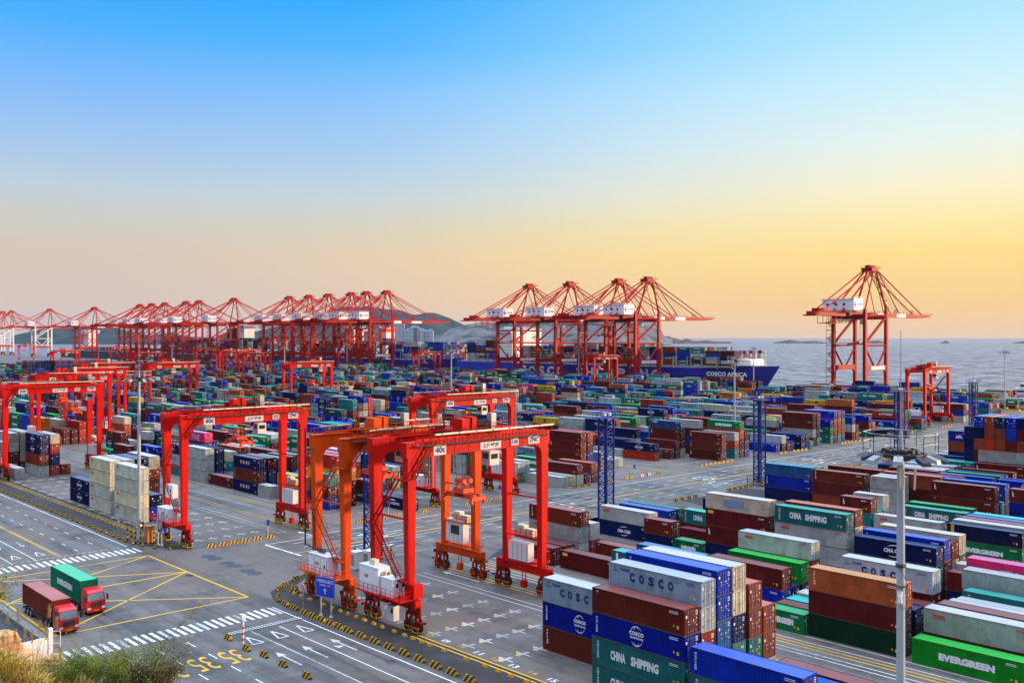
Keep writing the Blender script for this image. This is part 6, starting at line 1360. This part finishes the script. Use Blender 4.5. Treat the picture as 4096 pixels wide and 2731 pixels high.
# ------------------------------------------------------------------ two container lorries crossing the junction
TRED = noise_mat('lorry_cab_red', (.72, .010, .012), .3, .1, 1.5, spec=.6); CHR = noise_mat('chassis_dark', (.03, .028, .03), .6)
HLM = noise_mat('headlight_glass', (.8, .8, .82), .15)
def lorry(X, Yc, colr, code, L, label, lab2):
    """cab towards -y; X is the left side of the box, Yc its front end"""
    o = empty('lorry', (X+CW/2, Yc, 0), 0, label, 'lorry')
    m = MB(); m.box(-.45, -.25, -2.2, L, .95, 1.2); m.box(.25, .45, -2.2, L, .95, 1.2); m.box(-1.2, 1.2, .3, .5, 1.05, 1.28); m.box(-1.2, 1.2, L-.5, L-.3, 1.05, 1.28); m.box(-1.2, -1.0, 3.5, 8, .6, 1.0); m.box(-1.15, 1.15, L-.2, L, .5, .8); m.build('chassis', CHR, o)
    m = MB(); y0, y1 = -2.75, -.45
    m.hexa([(-1.22, y0, .55), (1.22, y0, .55), (1.22, y1, .55), (-1.22, y1, .55), (-1.22, y0-.05, 1.9), (1.22, y0-.05, 1.9), (1.22, y1, 1.9), (-1.22, y1, 1.9)])
    m.hexa([(-1.22, y0-.05, 1.9), (1.22, y0-.05, 1.9), (1.22, y1, 1.9), (-1.22, y1, 1.9), (-1.12, y0+.25, 2.95), (1.12, y0+.25, 2.95), (1.16, y1, 3.0), (-1.16, y1, 3.0)])
    m.hexa([(-1.12, y0+.25, 2.95), (1.12, y0+.25, 2.95), (1.16, y1, 3.0), (-1.16, y1, 3.0), (-1.0, y0+.6, 3.25), (1.0, y0+.6, 3.25), (1.05, y1, 3.35), (-1.05, y1, 3.35)])
    cab_ = m.build('cab', TRED, o)
    m = MB(); m.quad((-1.06, y0-.03, 1.98), (1.06, y0-.03, 1.98), (.98, y0+.22, 2.85), (-.98, y0+.22, 2.85)); m.build('windscreen', noise_mat('windscreen', (.22, .30, .33), .1, .3, 2), cab_)
    for s in (-1, 1):
        m = MB(); m.quad((s*1.235, y0+.3, 2.0), (s*1.235, y1-.5, 2.0), (s*1.18, y1-.55, 2.8), (s*1.17, y0+.55, 2.8)); m.build('side_window', GLS, cab_)
        m = MB(); m.box(s*.95-.22, s*.95+.22, y0-.09, y0-.02, .78, 1.05); m.build('headlight', HLM, cab_)
        m = MB(); m.beam((s*1.2, y0+.1, 2.7), (s*1.45, y0-.1, 2.6), .06); m.box(s*1.45-.12, s*1.45+.12, y0-.15, y0-.08, 1.9, 2.65); m.build('mirror', BLK, cab_)
    m = MB(); m.box(-.7, .7, y0-.1, y0-.04, 1.1, 1.7); m.box(-1.23, 1.23, y0-.12, y0, .45, .74, 1); m.box(-.35, .35, y0-.14, y0-.12, .55, .7, 2); m.build('grille', [DARK, TRED, YEL], cab_)
    for y in (-1.7, 1.2, 2.5) + ((L-3.6, L-2.3, L-1.0) if L > 11 else (L-2.3, L-1.0)):
        for s in (-1, 1):
            m = MB(); m.tube((s*1.2, y, .5), (s*.85, y, .5), .5, 18); m.tube((s*1.22, y, .5), (s*1.2, y, .5), .26, 12, m=1); m.build('wheel', [BLK, GRY], o)
    H = ST if L < 12.5 and code == 'M' else HC
    body, roof, ds, bars = CM[(L40, H)]
    b = empty('shipping_container', (X+CW, Yc+L40, 1.3), R(180), lab2, 'container', 'containers on the two lorries')
    inst('body', body, b, color=colr); inst('roof', roof, b, color=colr)
    for s in (0, 1): d = inst('door', ds[s], b, color=colr); inst('locking_bar', bars[s*2], d); inst('locking_bar', bars[s*2+1], d)
    return b
lorry(40.5, 129.6, (.22, .035, .022), 'M', L40, 'lorry with a bright red cab, nearer of the two crossing the junction', 'rusty brown container riding on the nearer lorry')
bt = lorry(46.2, 136.1, (.006, .21, .11), 'Ge', L40, 'lorry with a dark red cab, farther of the two crossing the junction', 'green container with a white name riding on the farther lorry')
t = MB(); put_text(t, 'EVERGREEN', (CW+.01, L40-2.6, .9), (0, 1, 0), (0, 0, 1), 6.2, .9, 0, .07)
t = MB(); put_text(t, 'EVERGREEN', (CW+.01, 3.2, 1.0), (0, -1, 0), (0, 0, 1), 6.2, .9, 0, .07); t.v = [(x, L40-(y-0) if False else y, z) for x, y, z in t.v]
V_, F__, _a = text_data('EVERGREEN', .07); t = MB(); put_text(t, 'EVERGREEN', (CW+.012, 3.0, .95), (0, 1, 0), (0, 0, 1), 6.2, .9, 0, .07); t.build('lettering', TXW, bt)
# ------------------------------------------------------------------ kerb wall, ditch and white fence at the lower left
o = MB(); o.box(37.9, 38.9, 122.5, 200, .0, .55); tag(o.build('concrete_wall', noise_mat('wall_concrete', (.22, .21, .20), .8, .25, .5)), 'low concrete wall beside the ditch at the lower left', 'wall')
o = MB(); o.box(22, 36.6, 119, 200, .0, .3)
for k in range(60): o.box(22, 36.6, 119+k*1.35, 119.06+k*1.35, .3, .36, 1)
o.box(36.6, 37.9, 119, 200, .0, .05, 1); tag(o.build('paved_bank', [noise_mat('dark_paving', (.06, .07, .075), .7, .3, .6), DARK]), kind='structure')
o = empty('panel_fence', (36, 121, 0), 0, 'white panel fence at the end of the low wall, lower left', 'fence')
m = MB(); n = 12
P = [(32.6, 118.9), (37.0, 119.6)]
for i in range(n):
    a = Vector((P[0][0], P[0][1], 0)).lerp(Vector((P[1][0], P[1][1], 0)), i/n)-Vector((36, 121, 0)); b = Vector((P[0][0], P[0][1], 0)).lerp(Vector((P[1][0], P[1][1], 0)), (i+.96)/n)-Vector((36, 121, 0))
    m.hexa([(a.x, a.y, 0), (b.x, b.y, 0), (b.x+.04, b.y+.04, 0), (a.x+.04, a.y+.04, 0), (a.x, a.y, 2.4), (b.x, b.y, 2.4), (b.x+.04, b.y+.04, 2.4), (a.x+.04, a.y+.04, 2.4)])
m.build('fence_panel', WHT, o); m = MB(); m.box(1.0, 1.5, -1.5, -1.0, 0, 3.3); m.rail([(1.5, -1.3, 0), (2.2, -1.9, 0)], 2.9, .7, .06); m.build('gate_post', WHT, o)
# ------------------------------------------------------------------ the near slope: rocks, dry grass and a bush
def ray(px, py, D):
    p = D*FW + D*(px-2048)/F_PX*RT; return Vector((float(p[0]), float(p[1]), CAM_H-(py-1350)*D/F_PX))
SOIL = noise_mat('slope_soil', (.07, .055, .03), .9, .4, 1.2, bump=.4)
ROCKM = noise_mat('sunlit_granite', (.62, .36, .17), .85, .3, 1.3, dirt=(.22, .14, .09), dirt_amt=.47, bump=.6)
rs = random.Random(5)
nx, ny = 60, 30; V = []; F_ = []
for j in range(ny+1):
    for i in range(nx+1):
        u = i/nx; v = j/ny; px = -700+u*1900; D = 13+v*24
        prof = np.interp(px, [-700, 0, 100, 180, 260, 400, 640, 900, 1200], [2350, 2600, 2640, 2690, 2740, 2830, 2900, 2990, 3100])
        z = CAM_H-(prof-1350)*26/F_PX - (v-.5)**2*10 - max(0, v-.45)*9 + .25*math.sin(px*.02+v*9)+.12*math.sin(px*.05+v*23)
        p = ray(px, 1350, D); V.append((p.x, p.y, z))
for j in range(ny):
    for i in range(nx): k = j*(nx+1)+i; F_.append((k, k+1, k+nx+2, k+nx+1))
me = bpy.data.meshes.new('hillside'); me.from_pydata(V, [], F_); me.materials.append(SOIL); me.update(); o = bpy.data.objects.new('hillside', me); COL.objects.link(o); tag(o, kind='structure')
import bmesh
def rock(px, py, D, r, sc, label, seed):
    bm = bmesh.new(); bmesh.ops.create_icosphere(bm, subdivisions=4, radius=1); q = random.Random(seed)
    pl = [(Vector((q.gauss(0, 1), q.gauss(0, 1), q.gauss(0, 1))).normalized(), q.uniform(.55, .95)) for _ in range(16)]
    for v in bm.verts:
        for n_, d in pl:
            e = v.co.dot(n_)-d
            if e > 0: v.co -= n_*e*.9
        v.co += v.co.normalized()*.03*(math.sin(v.co.x*13+seed)+math.sin(v.co.y*17)+math.sin(v.co.z*19))
    me = bpy.data.meshes.new('rock'); bm.to_mesh(me); bm.free(); me.materials.append(ROCKM)
    o = bpy.data.objects.new('rock', me); COL.objects.link(o); o.location = ray(px, py, D); o.scale = (r*sc[0], r*sc[1], r*sc[2]); tag(o, label, 'rock', 'weathered rocks on the near slope'); return o
rock(22, 2590, 27, .48, (1.1, 1, 1.15), 'orange lit rock at the left edge above the grass', 1)
rock(215, 2668, 26, .33, (1.0, 1, 1.15), 'large pale tan rock beside the dry grass', 2); rock(232, 2712, 25.5, .26, (1, 1, 1.0), 'tan rock at the bottom right of the large one', 3)
rock(140, 2640, 26.5, .28, (1.6, 1, .6), 'dark flat rock behind the grass tufts', 6); rock(75, 2625, 27, .3, (1.5, 1, .7), 'low brown rock under the seed heads', 4)
def blade_mat(name, c1, c2):
    m, nt, b = new_mat(name); N = nt.nodes.new; L = nt.links.new; a = N('ShaderNodeAttribute'); a.attribute_name = 'Col'; L(a.outputs['Color'], b.inputs['Base Color']); b.inputs['Roughness'].default_value = .6; b.inputs['Specular IOR Level'].default_value = .2; return m
LEAF = blade_mat('leaf_colours', 0, 0)
def colmesh(name, V, F_, C_, mat=None):
    me = bpy.data.meshes.new(name); me.from_pydata(V, [], F_); me.materials.append(mat or LEAF); ca = me.color_attributes.new('Col', 'FLOAT_COLOR', 'CORNER')
    lt_ = np.repeat(np.array(C_), [len(f) for f in F_], axis=0); ca.data.foreach_set('color', np.hstack([lt_, np.ones((len(lt_), 1))]).ravel()); me.update(); return me
V = []; F_ = []; C_ = []
def blade(p, d, L, w, col, droop=.6, seg=4):
    p = Vector(p); d = Vector(d).normalized(); s = d.cross(Vector((float(FW[0]), float(FW[1]), .2))).normalized(); k = len(V)
    for i in range(seg+1):
        t = i/seg; c = p + d*L*t + Vector((d.x*.8, d.y*.8, -1))*L*droop*t*t*.5; ww = w*(1-t)**.7+.0008
        V.append(tuple(c-s*ww)); V.append(tuple(c+s*ww))
    for i in range(seg): F_.append((k+2*i, k+2*i+1, k+2*i+3, k+2*i+2)); C_.append(col)
def tuft(px, py, D, n, L, spread=.35):
    for _ in range(n):
        p = ray(px+rs.gauss(0, 24), py+rs.gauss(0, 10)-20, D+rs.uniform(-1, 1)); a = rs.uniform(0, 6.28); t = rs.uniform(.15, 1.0)
        d = (math.cos(a)*t, math.sin(a)*t, 1.1); g_ = rs.random()
        col = (.85, .52, .10) if g_ < .42 else ((.34, .38, .04) if g_ < .72 else ((.55, .20, .04) if g_ < .86 else (.95, .75, .34)))
        f = rs.uniform(.6, 1.2); blade(p, d, L*rs.uniform(.5, 1.15), .009, tuple(c*f for c in col), rs.uniform(.3, 1.1))
for px, py, n, L in ((-20, 2690, 260, .62), (10, 2720, 300, .62), (45, 2740, 320, .66), (80, 2750, 320, .62), (115, 2755, 300, .55), (150, 2765, 260, .5), (60, 2700, 180, .5), (20, 2660, 130, .4), (110, 2700, 140, .4), (180, 2780, 160, .4), (290, 2790, 300, .72), (310, 2800, 260, .7), (335, 2800, 240, .62), (270, 2790, 160, .5), (360, 2830, 160, .5), (170, 2740, 80, .35)):
    tuft(px, py, 25.5 if px > 200 else 24.5, n, L)
for px, py, L in ((31, 2470, 1.0), (73, 2462, 1.1), (198, 2440, 1.3), (228, 2488, 1.1), (240, 2608, .7), (128, 2540, .9), (160, 2500, 1.1), (185, 2528, .9), (100, 2530, .9), (12, 2560, .7), (60, 2540, .8)):
    tp = ray(px, py, 24.5); bs = tp + Vector((rs.uniform(-.3, .1), rs.uniform(-.2, .2), -L)); blade(bs, tp-bs, L, .006, (.55, .38, .14), .02)
    for _ in range(60): q = tp+Vector((rs.gauss(0, .018), rs.gauss(0, .018), rs.uniform(-.2, .12))); blade(q, (rs.uniform(-.5, .5), rs.uniform(-.5, .5), 1), .09, .006, (.72*rs.uniform(.7, 1.1), .48, .18), .3, 2)
me = colmesh('dry_grass', V, F_, C_); o = bpy.data.objects.new('dry_grass', me); COL.objects.link(o); tag(o, 'golden and green dry grass on the near slope', 'grass', kind='stuff')
def bush(base, tips, label, leaf_n, seed, cols, lsz=.035):
    global V, F_, C_
    q = random.Random(seed); o = empty('shrub', base, 0, label, 'shrub'); st = MB(); V = []; F_ = []; C_ = []
    def grow(p, tgt, r, depth):
        n = 5; prev = p
        for i in range(1, n+1):
            c = p.lerp(tgt, i/n)+Vector((q.gauss(0, .02), q.gauss(0, .02), q.gauss(0, .02)))*(tgt-p).length*1.4; st.tube(prev-base, c-base, r*(1-(i-1)/n*.6), 6, r*(1-i/n*.6), cap=False); prev = c
            if depth < 3 and i > 1:
                for _ in range(2):
                    d = (tgt-p).normalized()+Vector((q.gauss(0, .7), q.gauss(0, .7), q.gauss(.1, .5))); grow(c, c+d*(tgt-p).length*q.uniform(.3, .5), r*.5, depth+1)
            if depth >= 2:
                for _ in range(leaf_n):
                    a = c+Vector((q.gauss(0, .07), q.gauss(0, .07), q.gauss(0, .05)))-base; n_ = Vector((q.gauss(0, 1), q.gauss(0, 1), q.gauss(0, 1))).normalized(); t_ = n_.orthogonal().normalized(); b_ = n_.cross(t_); l = lsz*q.uniform(.6, 1.4); k = len(V)
                    V.extend([tuple(a-t_*l), tuple(a-b_*l*.3), tuple(a+t_*l), tuple(a+b_*l*.3)]); F_.append((k, k+1, k+2, k+3)); f = q.uniform(.6, 1.25); C_.append(tuple(v*f for v in q.choice(cols)))
    for t_, r in tips: grow(base, t_, r, 0 if len(tips) > 2 else 0)
    st.build('branch', noise_mat('bark', (.09, .065, .045), .9, .3, 6) if 'bark' not in bpy.data.materials else bpy.data.materials['bark'], o)
    inst('foliage', colmesh('foliage', V, F_, C_), o)
b0 = ray(520, 2850, 26)
GRN = [(.14, .27, .03), (.19, .32, .03), (.34, .38, .05), (.10, .17, .03)]
bush(b0, [(ray(430, 2705, 26.5), .022), (ray(500, 2690, 26), .022), (ray(570, 2710, 25.5), .022)], 'thin branched green bush rising over the near zebra crossing', 1, 3, GRN, .026)
bush(ray(560, 2830, 25), [(ray(560, 2760, 25), .02), (ray(620, 2740, 25), .02)], 'dark reddish bush under the branched green one', 3, 9, [(.05, .07, .02), (.20, .08, .03), (.12, .14, .03), (.07, .05, .02)], .03)
bush(ray(280, 2790, 25), [(ray(270, 2690, 25), .012), (ray(300, 2680, 25), .012)], 'small weedy bush between the rock and the crossing', 2, 12, GRN, .02)
bush(ray(400, 2830, 25.5), [(ray(395, 2710, 25.5), .014), (ray(440, 2720, 25.5), .014)], 'low yellow green bush right of the dry grass', 3, 14, [(.38, .36, .04), (.22, .28, .04), (.14, .2, .03)], .022)
bush(ray(-60, 2560, 22), [(ray(-75, 2400, 22), .01), (ray(-90, 2440, 22), .01)], 'few orange and green leaves at the left edge', 1, 21, [(.08, .18, .02), (.6, .3, .02), (.10, .22, .03)], .035)
# ------------------------------------------------------------------ haze over the whole port
HZ = bpy.data.materials.new('haze_air'); HZ.use_nodes = True; nt = HZ.node_tree; nt.nodes.clear()
_o = nt.nodes.new('ShaderNodeOutputMaterial'); _v = nt.nodes.new('ShaderNodeVolumePrincipled'); _v.inputs['Color'].default_value = (.86, .87, .95, 1); _v.inputs['Density'].default_value = 0.000013; _v.inputs['Anisotropy'].default_value = .2
nt.links.new(_v.outputs[0], _o.inputs['Volume'])
hz = MB(); hz.box(-4000, 12000, -4000, 12000, -62, 330); tag(hz.build('haze', HZ), kind='stuff')
